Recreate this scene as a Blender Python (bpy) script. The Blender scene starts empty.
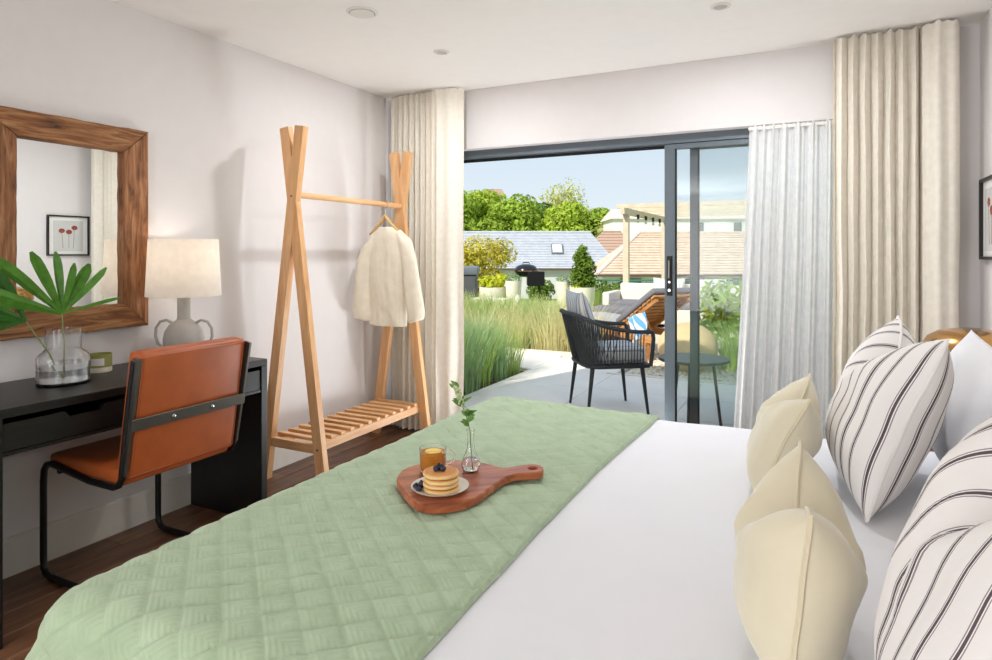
import bpy, bmesh, math, random
from mathutils import Vector, Matrix, noise as mnoise
random.seed(7)
R = math.radians
PI = math.pi
scene = bpy.context.scene
col = scene.collection

# ------------------------------------------------------------------ camera
cam_d = bpy.data.cameras.new('camera'); cam = bpy.data.objects.new('camera', cam_d)
col.objects.link(cam)
cam.location = (0, 0, 1.27); cam.rotation_euler = (R(90), 0, R(26.71))
cam_d.sensor_width = 36.0; cam_d.lens = 640.0 / 992.0 * 36.0
cam_d.shift_y = -(330 - 252) / 992.0
cam_d.clip_start = 0.02; cam_d.clip_end = 600
scene.camera = cam

# ------------------------------------------------------------------ sky, sun, added fill lamps at the side windows and door
world = bpy.data.worlds.new('sky'); scene.world = world; world.use_nodes = True
nt = world.node_tree; nt.nodes.clear()
tc = nt.nodes.new('ShaderNodeTexCoord'); sp = nt.nodes.new('ShaderNodeSeparateXYZ')
rp = nt.nodes.new('ShaderNodeValToRGB'); bg = nt.nodes.new('ShaderNodeBackground'); wo = nt.nodes.new('ShaderNodeOutputWorld')
rp.color_ramp.elements[0].position = 0.0; rp.color_ramp.elements[0].color = (0.74, 0.81, 0.86, 1)
rp.color_ramp.elements[1].position = 0.6; rp.color_ramp.elements[1].color = (0.50, 0.62, 0.80, 1)
e = rp.color_ramp.elements.new(0.16); e.color = (0.60, 0.71, 0.81, 1)
nt.links.new(tc.outputs['Generated'], sp.inputs[0]); nt.links.new(sp.outputs['Z'], rp.inputs[0])
nt.links.new(rp.outputs[0], bg.inputs['Color']); nt.links.new(bg.outputs[0], wo.inputs['Surface'])
bg.inputs['Strength'].default_value = 1.10

sun_d = bpy.data.lights.new('sun', 'SUN'); sun = bpy.data.objects.new('sun', sun_d); col.objects.link(sun)
sun_d.energy = 4.6; sun_d.angle = R(0.6); sun_d.color = (1.0, 0.95, 0.86)
sun.location = (-6, -14, 14)
sun.rotation_euler = Vector((0.25, 0.72, -0.65)).to_track_quat('-Z', 'Y').to_euler()

def fill_light(name, loc, rot, sx, sy, e):  # rectangular area lamp added as indoor fill
    d = bpy.data.lights.new(name, 'AREA'); o = bpy.data.objects.new(name, d); col.objects.link(o)
    d.shape = 'RECTANGLE'; d.size = sx; d.size_y = sy; d.energy = e; d.color = (0.93, 0.97, 1.0)
    o.location = loc; o.rotation_euler = rot
    return o
fill_light('added_fill_left', (-2.80, -3.65, 1.18), (R(90), 0, R(-90)), 2.66, 2.1, 185)  # added main fill lamp, set in the unseen left window opening
fill_light('added_fill_right', (0.67, -3.65, 1.18), (R(90), 0, R(90)), 2.66, 2.1, 70)  # weaker added fill lamp in the unseen opening opposite
fill_light('added_fill_door', (-1.40, 3.90, 0.11), (R(145), 0, R(180)), 1.1, 0.2, 24)   # added fill lamp hidden behind the bed, aimed up to brighten the ceiling

vs = scene.view_settings
vs.view_transform = 'Standard'; vs.look = 'None'; vs.gamma = 1.0; vs.exposure = 0.06; vs.use_curve_mapping = False

# ------------------------------------------------------------------ materials
MATS = {}
def _base(name):
    m = bpy.data.materials.new(name); m.use_nodes = True
    MATS[name] = m
    return m, m.node_tree, m.node_tree.nodes['Principled BSDF']
def c4(c): return (c[0], c[1], c[2], 1)
def srgb(r, g, b):
    f = lambda v: (v / 255 / 12.92) if v / 255 <= 0.04045 else ((v / 255 + 0.055) / 1.055) ** 2.4
    return (f(r), f(g), f(b))
def coord(nt, kind='Object', scale=(1, 1, 1)):
    t = nt.nodes.new('ShaderNodeTexCoord'); mp = nt.nodes.new('ShaderNodeMapping')
    mp.inputs['Scale'].default_value = scale
    nt.links.new(t.outputs[kind], mp.inputs[0]); return mp.outputs[0]
def noise_tex(nt, vec, scale, detail=4, rough=0.55, dist=0.0):
    n = nt.nodes.new('ShaderNodeTexNoise'); n.inputs['Scale'].default_value = scale
    n.inputs['Detail'].default_value = detail; n.inputs['Roughness'].default_value = rough; n.inputs['Distortion'].default_value = dist
    nt.links.new(vec, n.inputs['Vector']); return n.outputs['Fac']
def ramp(nt, fac, stops):
    r = nt.nodes.new('ShaderNodeValToRGB'); el = r.color_ramp.elements
    el[0].position, el[0].color = stops[0][0], c4(stops[0][1]); el[1].position, el[1].color = stops[-1][0], c4(stops[-1][1])
    for p, c in stops[1:-1]:
        q = el.new(p); q.color = c4(c)
    nt.links.new(fac, r.inputs[0]); return r.outputs[0]
def bump(nt, bs, height, strength=0.3, dist=0.005):
    b = nt.nodes.new('ShaderNodeBump'); b.inputs['Strength'].default_value = strength; b.inputs['Distance'].default_value = dist
    nt.links.new(height, b.inputs['Height']); nt.links.new(b.outputs[0], bs.inputs['Normal']); return b
def mathn(nt, op, a, b=None, c=None):
    n = nt.nodes.new('ShaderNodeMath'); n.operation = op
    for i, v in enumerate((a, b, c)):
        if v is None: continue
        if isinstance(v, (int, float)): n.inputs[i].default_value = v
        else: nt.links.new(v, n.inputs[i])
    return n.outputs[0]
def mixc(nt, fac, a, b):
    n = nt.nodes.new('ShaderNodeMix'); n.data_type = 'RGBA'
    if isinstance(fac, (int, float)): n.inputs[0].default_value = fac
    else: nt.links.new(fac, n.inputs[0])
    for i, v in ((6, a), (7, b)):
        if isinstance(v, tuple): n.inputs[i].default_value = c4(v)
        else: nt.links.new(v, n.inputs[i])
    return n.outputs[2]

def plain(name, colr, rough=0.6, metal=0.0, var=0.06, nscale=12.0, bmp=0.0, bscale=120.0, spec=None, sheen=0.0, bdist=0.003):
    m, nt, bs = _base(name)
    v = coord(nt)
    f = noise_tex(nt, v, nscale, 4)
    lo = tuple(max(0, x * (1 - var)) for x in colr); hi = tuple(min(1, x * (1 + var)) for x in colr)
    nt.links.new(ramp(nt, f, [(0.3, lo), (0.7, hi)]), bs.inputs['Base Color'])
    bs.inputs['Roughness'].default_value = rough; bs.inputs['Metallic'].default_value = metal
    if spec is not None: bs.inputs['Specular IOR Level'].default_value = spec
    if sheen: bs.inputs['Sheen Weight'].default_value = sheen; bs.inputs['Sheen Roughness'].default_value = 0.5
    if bmp: bump(nt, bs, noise_tex(nt, v, bscale, 3), bmp, bdist)
    return m
def wood(name, dark, mid, light, scale=(1, 12, 12), rough=0.5, n=3.0, bmp=0.12, rnd=0.0, dist=0.6):
    m, nt, bs = _base(name)
    v = coord(nt, 'Object', scale)
    if rnd:
        oi = nt.nodes.new('ShaderNodeObjectInfo'); ad = nt.nodes.new('ShaderNodeVectorMath'); ad.operation = 'ADD'
        cb = nt.nodes.new('ShaderNodeCombineXYZ')
        nt.links.new(mathn(nt, 'MULTIPLY', oi.outputs['Random'], 37.0), cb.inputs[0]); nt.links.new(mathn(nt, 'MULTIPLY', oi.outputs['Random'], 91.0), cb.inputs[1])
        nt.links.new(v, ad.inputs[0]); nt.links.new(cb.outputs[0], ad.inputs[1]); v = ad.outputs[0]
    f = noise_tex(nt, v, n, 6, 0.6, dist)
    c = ramp(nt, f, [(0.28, dark), (0.5, mid), (0.74, light)])
    if rnd:
        k = mathn(nt, 'MULTIPLY_ADD', oi.outputs['Random'], 2 * rnd, 1 - rnd)
        hs = nt.nodes.new('ShaderNodeHueSaturation'); nt.links.new(k, hs.inputs['Value']); nt.links.new(c, hs.inputs['Color']); c = hs.outputs[0]
    nt.links.new(c, bs.inputs['Base Color']); bs.inputs['Roughness'].default_value = rough
    if bmp: bump(nt, bs, f, bmp, 0.004)
    return m
def leafmat(name, colr, var=0.35, rough=0.5, trans=0.25, nscale=3.0):
    m, nt, bs = _base(name)
    v = coord(nt); f = noise_tex(nt, v, nscale, 3, 0.7)
    lo = tuple(x * (1 - var) for x in colr); hi = tuple(min(1, x * (1 + var)) for x in colr)
    cc = ramp(nt, f, [(0.3, lo), (0.7, hi)])
    nt.links.new(cc, bs.inputs['Base Color']); bs.inputs['Roughness'].default_value = rough; bs.inputs['Specular IOR Level'].default_value = 0.25
    tr = nt.nodes.new('ShaderNodeBsdfTranslucent'); nt.links.new(cc, tr.inputs['Color'])
    mx = nt.nodes.new('ShaderNodeMixShader'); mx.inputs[0].default_value = trans
    nt.links.new(bs.outputs[0], mx.inputs[1]); nt.links.new(tr.outputs[0], mx.inputs[2])
    nt.links.new(mx.outputs[0], nt.nodes['Material Output'].inputs['Surface'])
    return m
def fabric_translucent(name, colr, trans=0.35, transp=0.0, weave=700):
    m, nt, bs = _base(name)
    v = coord(nt); f = noise_tex(nt, v, 30, 3)
    cc = ramp(nt, f, [(0.3, tuple(x * .95 for x in colr)), (0.7, tuple(min(1, x * 1.03) for x in colr))])
    nt.links.new(cc, bs.inputs['Base Color']); bs.inputs['Roughness'].default_value = 0.9; bs.inputs['Specular IOR Level'].default_value = 0.1
    bump(nt, bs, noise_tex(nt, v, weave, 2), 0.15, 0.001)
    tr = nt.nodes.new('ShaderNodeBsdfTranslucent'); nt.links.new(cc, tr.inputs['Color'])
    mx = nt.nodes.new('ShaderNodeMixShader'); mx.inputs[0].default_value = trans
    nt.links.new(bs.outputs[0], mx.inputs[1]); nt.links.new(tr.outputs[0], mx.inputs[2])
    out = mx.outputs[0]
    if transp:
        tp = nt.nodes.new('ShaderNodeBsdfTransparent'); m2 = nt.nodes.new('ShaderNodeMixShader'); m2.inputs[0].default_value = transp
        nt.links.new(out, m2.inputs[1]); nt.links.new(tp.outputs[0], m2.inputs[2]); out = m2.outputs[0]
    nt.links.new(out, nt.nodes['Material Output'].inputs['Surface'])
    return m
def paneglass(name, tint, refl=0.08):
    m, nt, bs = _base(name); nt.nodes.remove(bs)
    tp = nt.nodes.new('ShaderNodeBsdfTransparent'); tp.inputs[0].default_value = c4(tint)
    gl = nt.nodes.new('ShaderNodeBsdfGlossy'); gl.inputs['Roughness'].default_value = 0.01
    fr = nt.nodes.new('ShaderNodeFresnel'); fr.inputs['IOR'].default_value = 1.5
    fac = mathn(nt, 'MULTIPLY_ADD', fr.outputs[0], 1.1, refl)
    mx = nt.nodes.new('ShaderNodeMixShader'); nt.links.new(fac, mx.inputs[0])
    nt.links.new(tp.outputs[0], mx.inputs[1]); nt.links.new(gl.outputs[0], mx.inputs[2])
    nt.links.new(mx.outputs[0], nt.nodes['Material Output'].inputs['Surface'])
    return m
def clear(name, tint=(1, 1, 1), rough=0.0, ior=1.45):
    m, nt, bs = _base(name)
    bs.inputs['Base Color'].default_value = c4(tint); bs.inputs['Transmission Weight'].default_value = 1.0
    bs.inputs['Roughness'].default_value = rough; bs.inputs['IOR'].default_value = ior
    return m

plain('wall_paint', srgb(229, 224, 223), 0.85, var=0.012, bmp=0.04, bscale=300)
plain('ceiling_paint', srgb(243, 240, 236), 0.9, var=0.01)
plain('skirting_paint', srgb(222, 217, 208), 0.5, var=0.02)
wood('floor_oak', srgb(84, 54, 36), srgb(124, 84, 58), srgb(154, 110, 78), (7, 1, 7), 0.38, 3.0, 0.1, rnd=0.22)
plain('subfloor', srgb(45, 30, 22), 0.9)
plain('concrete_screed', srgb(150, 146, 140), 0.9)
plain('aluminium_grey', srgb(96, 106, 114), 0.4, 0.2, var=0.03)
plain('gasket', srgb(22, 24, 26), 0.6)
paneglass('door_glass', (0.93, 0.96, 0.96), 0.015)
fabric_translucent('curtain_linen', srgb(248, 241, 228), 0.12)
fabric_translucent('sheer_voile', srgb(252, 252, 252), 0.30, 0.06)
wood('reclaimed_wood', srgb(70, 40, 22), srgb(150, 98, 60), srgb(188, 140, 100), (9, 9, 1), 0.7, 4.0, 0.55, rnd=0.08, dist=1.4)
wood('reclaimed_wood_across', srgb(62, 34, 18), srgb(144, 92, 52), srgb(192, 146, 98), (9, 1, 9), 0.7, 4.0, 0.55, rnd=0.08, dist=1.4)
wood('pale_ash', srgb(206, 150, 98), srgb(226, 174, 122), srgb(238, 194, 146), (9, 9, 0.8), 0.5, 3.0, 0.05, rnd=0.05)
wood('pale_ash_long', srgb(206, 150, 98), srgb(226, 174, 122), srgb(238, 194, 146), (9, 0.8, 9), 0.5, 3.0, 0.05, rnd=0.05)
wood('pale_ash_short', srgb(206, 150, 98), srgb(226, 174, 122), srgb(238, 194, 146), (0.8, 9, 9), 0.5, 3.0, 0.05, rnd=0.05)
wood('black_oak', srgb(14, 13, 13), srgb(22, 21, 20), srgb(32, 30, 28), (12, 1, 12), 0.38, 4.0, 0.15)
plain('tan_leather', srgb(178, 90, 42), 0.38, var=0.14, nscale=7, bmp=0.10, bscale=260)
plain('black_steel', srgb(32, 31, 31), 0.42, 0.5, var=0.05)
plain('brushed_steel', srgb(112, 110, 106), 0.35, 0.85, var=0.05)
plain('chrome', srgb(190, 190, 190), 0.2, 1.0, var=0.02)
plain('bed_linen', srgb(240, 241, 247), 0.85, var=0.012, nscale=5, bmp=0.10, bscale=7, bdist=0.03, sheen=0.1)
plain('mattress_cloth', srgb(225, 222, 216), 0.9)
plain('headboard_cloth', srgb(196, 186, 170), 0.9, bmp=0.1, bscale=500)
plain('velvet_cream', srgb(220, 211, 184), 0.8, var=0.04, nscale=9, bmp=0.12, bscale=22, bdist=0.012, sheen=0.5)
plain('velvet_piping', srgb(216, 205, 174), 0.8, var=0.03, sheen=0.4)
plain('white_cotton', srgb(238, 238, 242), 0.85, var=0.01, bmp=0.1, bscale=14, bdist=0.01)
plain('brass', srgb(196, 150, 92), 0.22, 1.0, var=0.05)
plain('walnut', srgb(104, 70, 44), 0.5)
plain('black_frame', srgb(26, 24, 24), 0.45)
plain('paper_white', srgb(234, 232, 228), 0.8, var=0.01)
plain('flower_ink', srgb(150, 70, 50), 0.8, var=0.25, nscale=90)
plain('stem_ink', srgb(160, 140, 120), 0.8)
plain('mat_grey', srgb(206, 206, 204), 0.8, var=0.02)
fabric_translucent('lamp_linen', srgb(250, 245, 238), 0.55)
plain('lamp_ceramic', srgb(176, 170, 164), 0.75, var=0.06, nscale=25, bmp=0.12, bscale=160)
plain('bulb_glass', srgb(250, 240, 220), 0.4)
clear('clear_glass', (0.97, 0.98, 0.98)); clear('water', (0.97, 0.99, 0.99), ior=1.33); clear('rippled_glass', (0.98, 0.99, 0.99), 0.12)
clear('olive_glass', (0.55, 0.56, 0.25), 0.05)
plain('candle_wax', srgb(232, 226, 206), 0.6); plain('olive_wax', srgb(150, 148, 82), 0.45, var=0.05)
plain('wick', srgb(60, 50, 40), 0.9)
leafmat('palm_green', srgb(88, 142, 52), 0.3, 0.35, 0.25, 14); leafmat('palm_dark', srgb(58, 108, 40), 0.3, 0.35, 0.2, 14)
plain('stem_green', srgb(120, 140, 80), 0.6)
wood('acacia', srgb(120, 56, 32), srgb(172, 92, 56), srgb(206, 132, 90), (14, 1.2, 14), 0.30, 3.2, 0.05)
wood('acacia_pale', srgb(150, 84, 52), srgb(186, 116, 80), srgb(206, 140, 100), (9, 1.2, 9), 0.36, 3.2, 0.05)
plain('plate_glaze', srgb(222, 218, 208), 0.3, var=0.04, nscale=40)
plain('blueberry_skin', srgb(44, 48, 66), 0.55, var=0.4, nscale=60); plain('blueberry_crown', srgb(22, 22, 30), 0.8)
clear('orange_tea', (1.0, 0.36, 0.02), 0.05, 1.33); MATS['orange_tea'].node_tree.nodes['Principled BSDF'].inputs['Transmission Weight'].default_value = 0.5
plain('lemon_flesh', srgb(250, 214, 92), 0.4, var=0.08, nscale=90); plain('lemon_rind', srgb(246, 190, 40), 0.45)
leafmat('sprig_leaf', srgb(110, 148, 74), 0.3, 0.5, 0.25, 40); plain('sprig_bud', srgb(190, 206, 158), 0.7, var=0.1, nscale=90)
plain('wool_cream', srgb(236, 226, 206), 0.95, var=0.05, nscale=18, bmp=0.35, bscale=160, sheen=0.3, bdist=0.004)
plain('hanger_wood', srgb(216, 178, 120), 0.5)
plain('detector_white', srgb(226, 222, 214), 0.5, var=0.01); plain('shadow_gap', srgb(96, 90, 84), 0.8)
plain('downlight_lens', srgb(186, 182, 176), 0.4)

def pancake_mat():
    m, nt, bs = _base('pancake')
    v = coord(nt); sx = nt.nodes.new('ShaderNodeSeparateXYZ'); nt.links.new(v, sx.inputs[0])
    ab = mathn(nt, 'ABSOLUTE', sx.outputs['Z'])
    nz = noise_tex(nt, v, 60, 3)
    f = mathn(nt, 'ADD', mathn(nt, 'MULTIPLY', ab, 130.0), mathn(nt, 'MULTIPLY', nz, 0.25))
    cc = ramp(nt, f, [(0.35, srgb(240, 208, 150)), (0.72, srgb(232, 178, 104)), (0.95, srgb(206, 136, 66))])
    nt.links.new(cc, bs.inputs['Base Color']); bs.inputs['Roughness'].default_value = 0.6
    bump(nt, bs, nz, 0.2, 0.002)
pancake_mat()

def quilt_mat():
    m, nt, bs = _base('sage_quilt')
    t = nt.nodes.new('ShaderNodeTexCoord'); s = nt.nodes.new('ShaderNodeSeparateXYZ'); nt.links.new(t.outputs['UV'], s.inputs[0])
    x, y = s.outputs['X'], s.outputs['Y']
    A = R(50); S = 0.064
    p = mathn(nt, 'ADD', mathn(nt, 'MULTIPLY', x, math.cos(A) / S), mathn(nt, 'MULTIPLY', y, math.sin(A) / S))
    q = mathn(nt, 'ADD', mathn(nt, 'MULTIPLY', x, -math.cos(A) / S), mathn(nt, 'MULTIPLY', y, math.sin(A) / S))
    fp = mathn(nt, 'FRACT', p); fq = mathn(nt, 'FRACT', q)
    half = mathn(nt, 'GREATER_THAN', mathn(nt, 'ADD', fp, fq), 1.0)
    ribs = mathn(nt, 'SINE', mathn(nt, 'MULTIPLY', p, 40.0)); ribs2 = mathn(nt, 'SINE', mathn(nt, 'MULTIPLY', q, 40.0))
    h = nt.nodes.new('ShaderNodeMix'); h.data_type = 'FLOAT'
    nt.links.new(half, h.inputs[0]); nt.links.new(ribs, h.inputs[2]); nt.links.new(ribs2, h.inputs[3])
    f = noise_tex(nt, t.outputs['UV'], 14, 4)
    lo, hi = srgb(164, 186, 152), srgb(182, 202, 170)
    cc = ramp(nt, f, [(0.3, lo), (0.7, hi)])
    nt.links.new(cc, bs.inputs['Base Color']); bs.inputs['Roughness'].default_value = 0.9; bs.inputs['Sheen Weight'].default_value = 0.25
    weave = noise_tex(nt, t.outputs['UV'], 420, 2)
    bump(nt, bs, mathn(nt, 'ADD', mathn(nt, 'MULTIPLY', h.outputs[0], 0.5), weave), 0.38, 0.0018)
quilt_mat()

def stripe_mat(name, base, dark, period, wide_every=4, w=0.0065):
    m, nt, bs = _base(name)
    t = nt.nodes.new('ShaderNodeTexCoord'); s = nt.nodes.new('ShaderNodeSeparateXYZ'); nt.links.new(t.outputs['UV'], s.inputs[0])
    x = s.outputs['X']
    k = mathn(nt, 'MULTIPLY', x, 1.0 / period)
    d = mathn(nt, 'MULTIPLY', mathn(nt, 'ABSOLUTE', mathn(nt, 'SUBTRACT', mathn(nt, 'FRACT', k), 0.5)), period)
    idx = mathn(nt, 'FLOOR', k)
    wide = mathn(nt, 'LESS_THAN', mathn(nt, 'FRACT', mathn(nt, 'MULTIPLY', idx, 1.0 / wide_every)), 0.01 + 0.5 / wide_every)
    sc = mathn(nt, 'MULTIPLY_ADD', wide, 0.8, 1.0)
    dn = mathn(nt, 'DIVIDE', d, sc)
    core = mathn(nt, 'LESS_THAN', dn, w * 0.36)
    side = mathn(nt, 'MULTIPLY', mathn(nt, 'GREATER_THAN', dn, w * 0.62), mathn(nt, 'LESS_THAN', dn, w * 0.9))
    f = mathn(nt, 'MAXIMUM', core, mathn(nt, 'MULTIPLY', side, 0.75))
    cc = mixc(nt, f, base, dark)
    nt.links.new(cc, bs.inputs['Base Color']); bs.inputs['Roughness'].default_value = 0.9
    bump(nt, bs, noise_tex(nt, coord(nt, 'Object'), 40, 3), 0.12, 0.006)
stripe_mat('ticking', srgb(243, 239, 237), srgb(92, 78, 84), 0.053)
stripe_mat('outdoor_stripe', srgb(222, 222, 220), srgb(132, 134, 140), 0.045, 9, 0.014)
stripe_mat('sofa_stripe', srgb(226, 222, 214), srgb(190, 184, 176), 0.06, 9, 0.02)

# exterior
plain('patio_porcelain', srgb(240, 231, 219), 0.6, var=0.04, nscale=4, bmp=0.05, bscale=60)
plain('kerb_stone', srgb(226, 216, 196), 0.8, var=0.06)
plain('soil', srgb(84, 66, 50), 0.95, var=0.3, nscale=20, bmp=0.4, bscale=40, bdist=0.02)
plain('gravel', srgb(208, 196, 172), 0.9, var=0.2, nscale=50)
plain('meadow', srgb(150, 166, 96), 0.95, var=0.3, nscale=0.6)
leafmat('grass_green', srgb(172, 196, 106), 0.3, 0.55, 0.35, 2.5); leafmat('grass_straw', srgb(226, 218, 162), 0.25, 0.6, 0.35, 2.5)
leafmat('grass_deep', srgb(160, 188, 134), 0.3, 0.55, 0.35, 2.5)
leafmat('tree_green', srgb(158, 182, 66), 0.4, 0.6, 0.35, 0.45); leafmat('tree_lime', srgb(178, 198, 70), 0.4, 0.6, 0.35, 0.45)
leafmat('tree_pale', srgb(206, 208, 134), 0.3, 0.6, 0.4, 0.6); leafmat('tree_deep', srgb(96, 130, 54), 0.45, 0.6, 0.3, 0.5)
leafmat('shrub_gold', srgb(202, 190, 76), 0.35, 0.6, 0.35, 2.0); leafmat('shrub_lime', srgb(212, 216, 56), 0.2, 0.5, 0.4, 3.0)
leafmat('shrub_sage', srgb(142, 166, 118), 0.25, 0.6, 0.3, 5.0); leafmat('conifer_green', srgb(104, 130, 40), 0.4, 0.6, 0.25, 4.0)
leafmat('bamboo_leaf', srgb(158, 188, 72), 0.3, 0.5, 0.4, 3.0)
plain('bark', srgb(104, 84, 64), 0.9, var=0.2)
plain('planter_white', srgb(232, 226, 204), 0.7, var=0.03)
plain('tub_panel', srgb(84, 84, 86), 0.6, var=0.06); plain('tub_lid', srgb(112, 118, 124), 0.55); plain('black_enamel', srgb(26, 27, 32), 0.18, 0.0)
plain('chair_rope', srgb(58, 60, 62), 0.7, var=0.15, nscale=60); plain('chair_steel', srgb(44, 46, 48), 0.45, 0.3)
plain('table_steel', srgb(52, 56, 62), 0.4, 0.3)
wood('teak', srgb(150, 98, 52), srgb(186, 130, 78), srgb(206, 154, 100), (1, 9, 9), 0.55, 3.0, 0.05, rnd=0.08)
plain('cushion_grey', srgb(120, 118, 122), 0.9, var=0.04, bmp=0.08, bscale=200); plain('cushion_pale', srgb(170, 168, 170), 0.9, var=0.04)
plain('wicker_white', srgb(226, 218, 204), 0.75, var=0.06, nscale=60, bmp=0.3, bscale=90)
plain('pouf_sand', srgb(222, 188, 140), 0.9, var=0.06, bmp=0.2, bscale=60)
plain('pergola_wood', srgb(210, 192, 168), 0.75, var=0.1, nscale=6)
plain('green_rail', srgb(70, 128, 104), 0.5)
plain('render_white', srgb(232, 230, 226), 0.85, var=0.02); plain('render_grey', srgb(206, 206, 208), 0.85, var=0.02)
plain('window_brown', srgb(96, 62, 46), 0.6); plain('dark_pane', srgb(96, 104, 100), 0.15); plain('gutter_dark', srgb(92, 74, 66), 0.6)
plain('slate_tile', srgb(188, 191, 198), 0.6, var=0.10, nscale=3); plain('clay_tile', srgb(212, 188, 166), 0.8, var=0.12, nscale=3)
plain('brown_tile', srgb(180, 150, 130), 0.8, var=0.08); plain('pink_fascia', srgb(224, 206, 196), 0.8, var=0.03)
plain('bulb_black', srgb(28, 28, 30), 0.5)

def towel_mat():
    m, nt, bs = _base('blue_towel')
    v = coord(nt); s = nt.nodes.new('ShaderNodeSeparateXYZ'); nt.links.new(v, s.inputs[0])
    f = mathn(nt, 'FRACT', mathn(nt, 'MULTIPLY', mathn(nt, 'ADD', s.outputs['X'], s.outputs['Z']), 5.5))
    nt.links.new(mixc(nt, mathn(nt, 'GREATER_THAN', f, 0.55), srgb(110, 170, 220), srgb(232, 236, 238)), bs.inputs['Base Color'])
    bs.inputs['Roughness'].default_value = 0.95
towel_mat()

def mirror_mat():
    m, nt, bs = _base('mirror_silver')
    bs.inputs['Base Color'].default_value = (0.9, 0.92, 0.91, 1); bs.inputs['Metallic'].default_value = 1.0; bs.inputs['Roughness'].default_value = 0.0
mirror_mat()

# ------------------------------------------------------------------ mesh helpers
class MB:
    def __init__(s): s.v = []; s.f = []; s.uv = None
    def add(s, vs_, fs):
        o = len(s.v); s.v += [tuple(p) for p in vs_]; s.f += [tuple(i + o for i in f) for f in fs]; return s
    def box(s, lo, hi):
        x0, y0, z0 = lo; x1, y1, z1 = hi
        return s.add([(x0, y0, z0), (x1, y0, z0), (x1, y1, z0), (x0, y1, z0), (x0, y0, z1), (x1, y0, z1), (x1, y1, z1), (x0, y1, z1)],
                     [(3, 2, 1, 0), (4, 5, 6, 7), (0, 1, 5, 4), (1, 2, 6, 5), (2, 3, 7, 6), (3, 0, 4, 7)])
    def bar(s, a, b, w, h, up=(0, 0, 1)):
        a = Vector(a); b = Vector(b); d = (b - a).normalized(); up = Vector(up)
        if abs(d.dot(up)) > 0.98: up = Vector((1, 0, 0))
        sx = d.cross(up).normalized(); sz = sx.cross(d).normalized()
        vs_ = []
        for p in (a, b):
            for i, j in ((-1, -1), (1, -1), (1, 1), (-1, 1)): vs_.append(p + sx * (w / 2 * i) + sz * (h / 2 * j))
        return s.add(vs_, [(3, 2, 1, 0), (4, 5, 6, 7), (0, 1, 5, 4), (1, 2, 6, 5), (2, 3, 7, 6), (3, 0, 4, 7)])
    def tube(s, pts, r, n=10, closed=False, cap=True):
        pts = [Vector(p) for p in pts]; m = len(pts)
        rs = r if isinstance(r, (list, tuple)) else [r] * m
        base = len(s.v); up = None
        for i, p in enumerate(pts):
            if closed: d = pts[(i + 1) % m] - pts[i - 1]
            else: d = pts[min(i + 1, m - 1)] - pts[max(i - 1, 0)]
            d.normalize()
            if up is None:
                up = Vector((0, 0, 1)) if abs(d.z) < 0.9 else Vector((1, 0, 0))
            sx = d.cross(up)
            if sx.length < 1e-6: sx = d.cross(Vector((0, 1, 0)))
            sx.normalize(); sz = sx.cross(d).normalized(); up = sz
            for k in range(n):
                a = 2 * PI * k / n
                s.v.append(tuple(p + (sx * math.cos(a) + sz * math.sin(a)) * rs[i]))
        for i in range(m if closed else m - 1):
            for k in range(n):
                a = base + i * n; b = base + ((i + 1) % m) * n
                s.f.append((a + k, a + (k + 1) % n, b + (k + 1) % n, b + k))
        if cap and not closed:
            s.f.append(tuple(base + k for k in range(n))[::-1]); s.f.append(tuple(base + (m - 1) * n + k for k in range(n)))
        return s
    def lathe(s, prof, n=32, c=(0, 0), closed=False):
        base = len(s.v); m = len(prof)
        for r, z in prof:
            for k in range(n):
                a = 2 * PI * k / n; s.v.append((c[0] + r * math.cos(a), c[1] + r * math.sin(a), z))
        for i in range(m if closed else m - 1):
            a = base + i * n; b = base + ((i + 1) % m) * n
            for k in range(n): s.f.append((a + k, a + (k + 1) % n, b + (k + 1) % n, b + k))
        if not closed:
            if prof[0][0] > 1e-6: s.f.append(tuple(base + k for k in range(n))[::-1])
            if prof[-1][0] > 1e-6: s.f.append(tuple(base + (m - 1) * n + k for k in range(n)))
        return s
    def prism(s, outline, z0, z1):
        n = len(outline)
        vs_ = [(x, y, z0) for x, y in outline] + [(x, y, z1) for x, y in outline]
        fs = [tuple(range(n))[::-1], tuple(range(n, 2 * n))] + [(i, (i + 1) % n, (i + 1) % n + n, i + n) for i in range(n)]
        return s.add(vs_, fs)
    def grid(s, fn, nu, nv, wrap_u=False):
        base = len(s.v)
        for j in range(nv + 1):
            for i in range(nu if wrap_u else nu + 1): s.v.append(tuple(fn(i / nu, j / nv)))
        w = nu if wrap_u else nu + 1
        for j in range(nv):
            for i in range(nu):
                i2 = (i + 1) % w
                s.f.append((base + j * w + i, base + j * w + i2, base + (j + 1) * w + i2, base + (j + 1) * w + i))
        return s
    def ellips(s, c, r, n=12, m=8, rot=None):
        base = len(s.v)
        M3 = rot if rot else Matrix.Identity(3)
        for j in range(1, m):
            th = PI * j / m
            for k in range(n):
                a = 2 * PI * k / n
                s.v.append(tuple(Vector(c) + M3 @ Vector((r[0] * math.sin(th) * math.cos(a), r[1] * math.sin(th) * math.sin(a), r[2] * math.cos(th)))))
        t = len(s.v); s.v.append(tuple(Vector(c) + M3 @ Vector((0, 0, r[2])))); s.v.append(tuple(Vector(c) + M3 @ Vector((0, 0, -r[2]))))
        for j in range(m - 2):
            for k in range(n):
                a = base + j * n; s.f.append((a + k, a + n + k, a + n + (k + 1) % n, a + (k + 1) % n))
        for k in range(n):
            s.f.append((t, base + k, base + (k + 1) % n)); e_ = base + (m - 2) * n; s.f.append((t + 1, e_ + (k + 1) % n, e_ + k))
        return s
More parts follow.
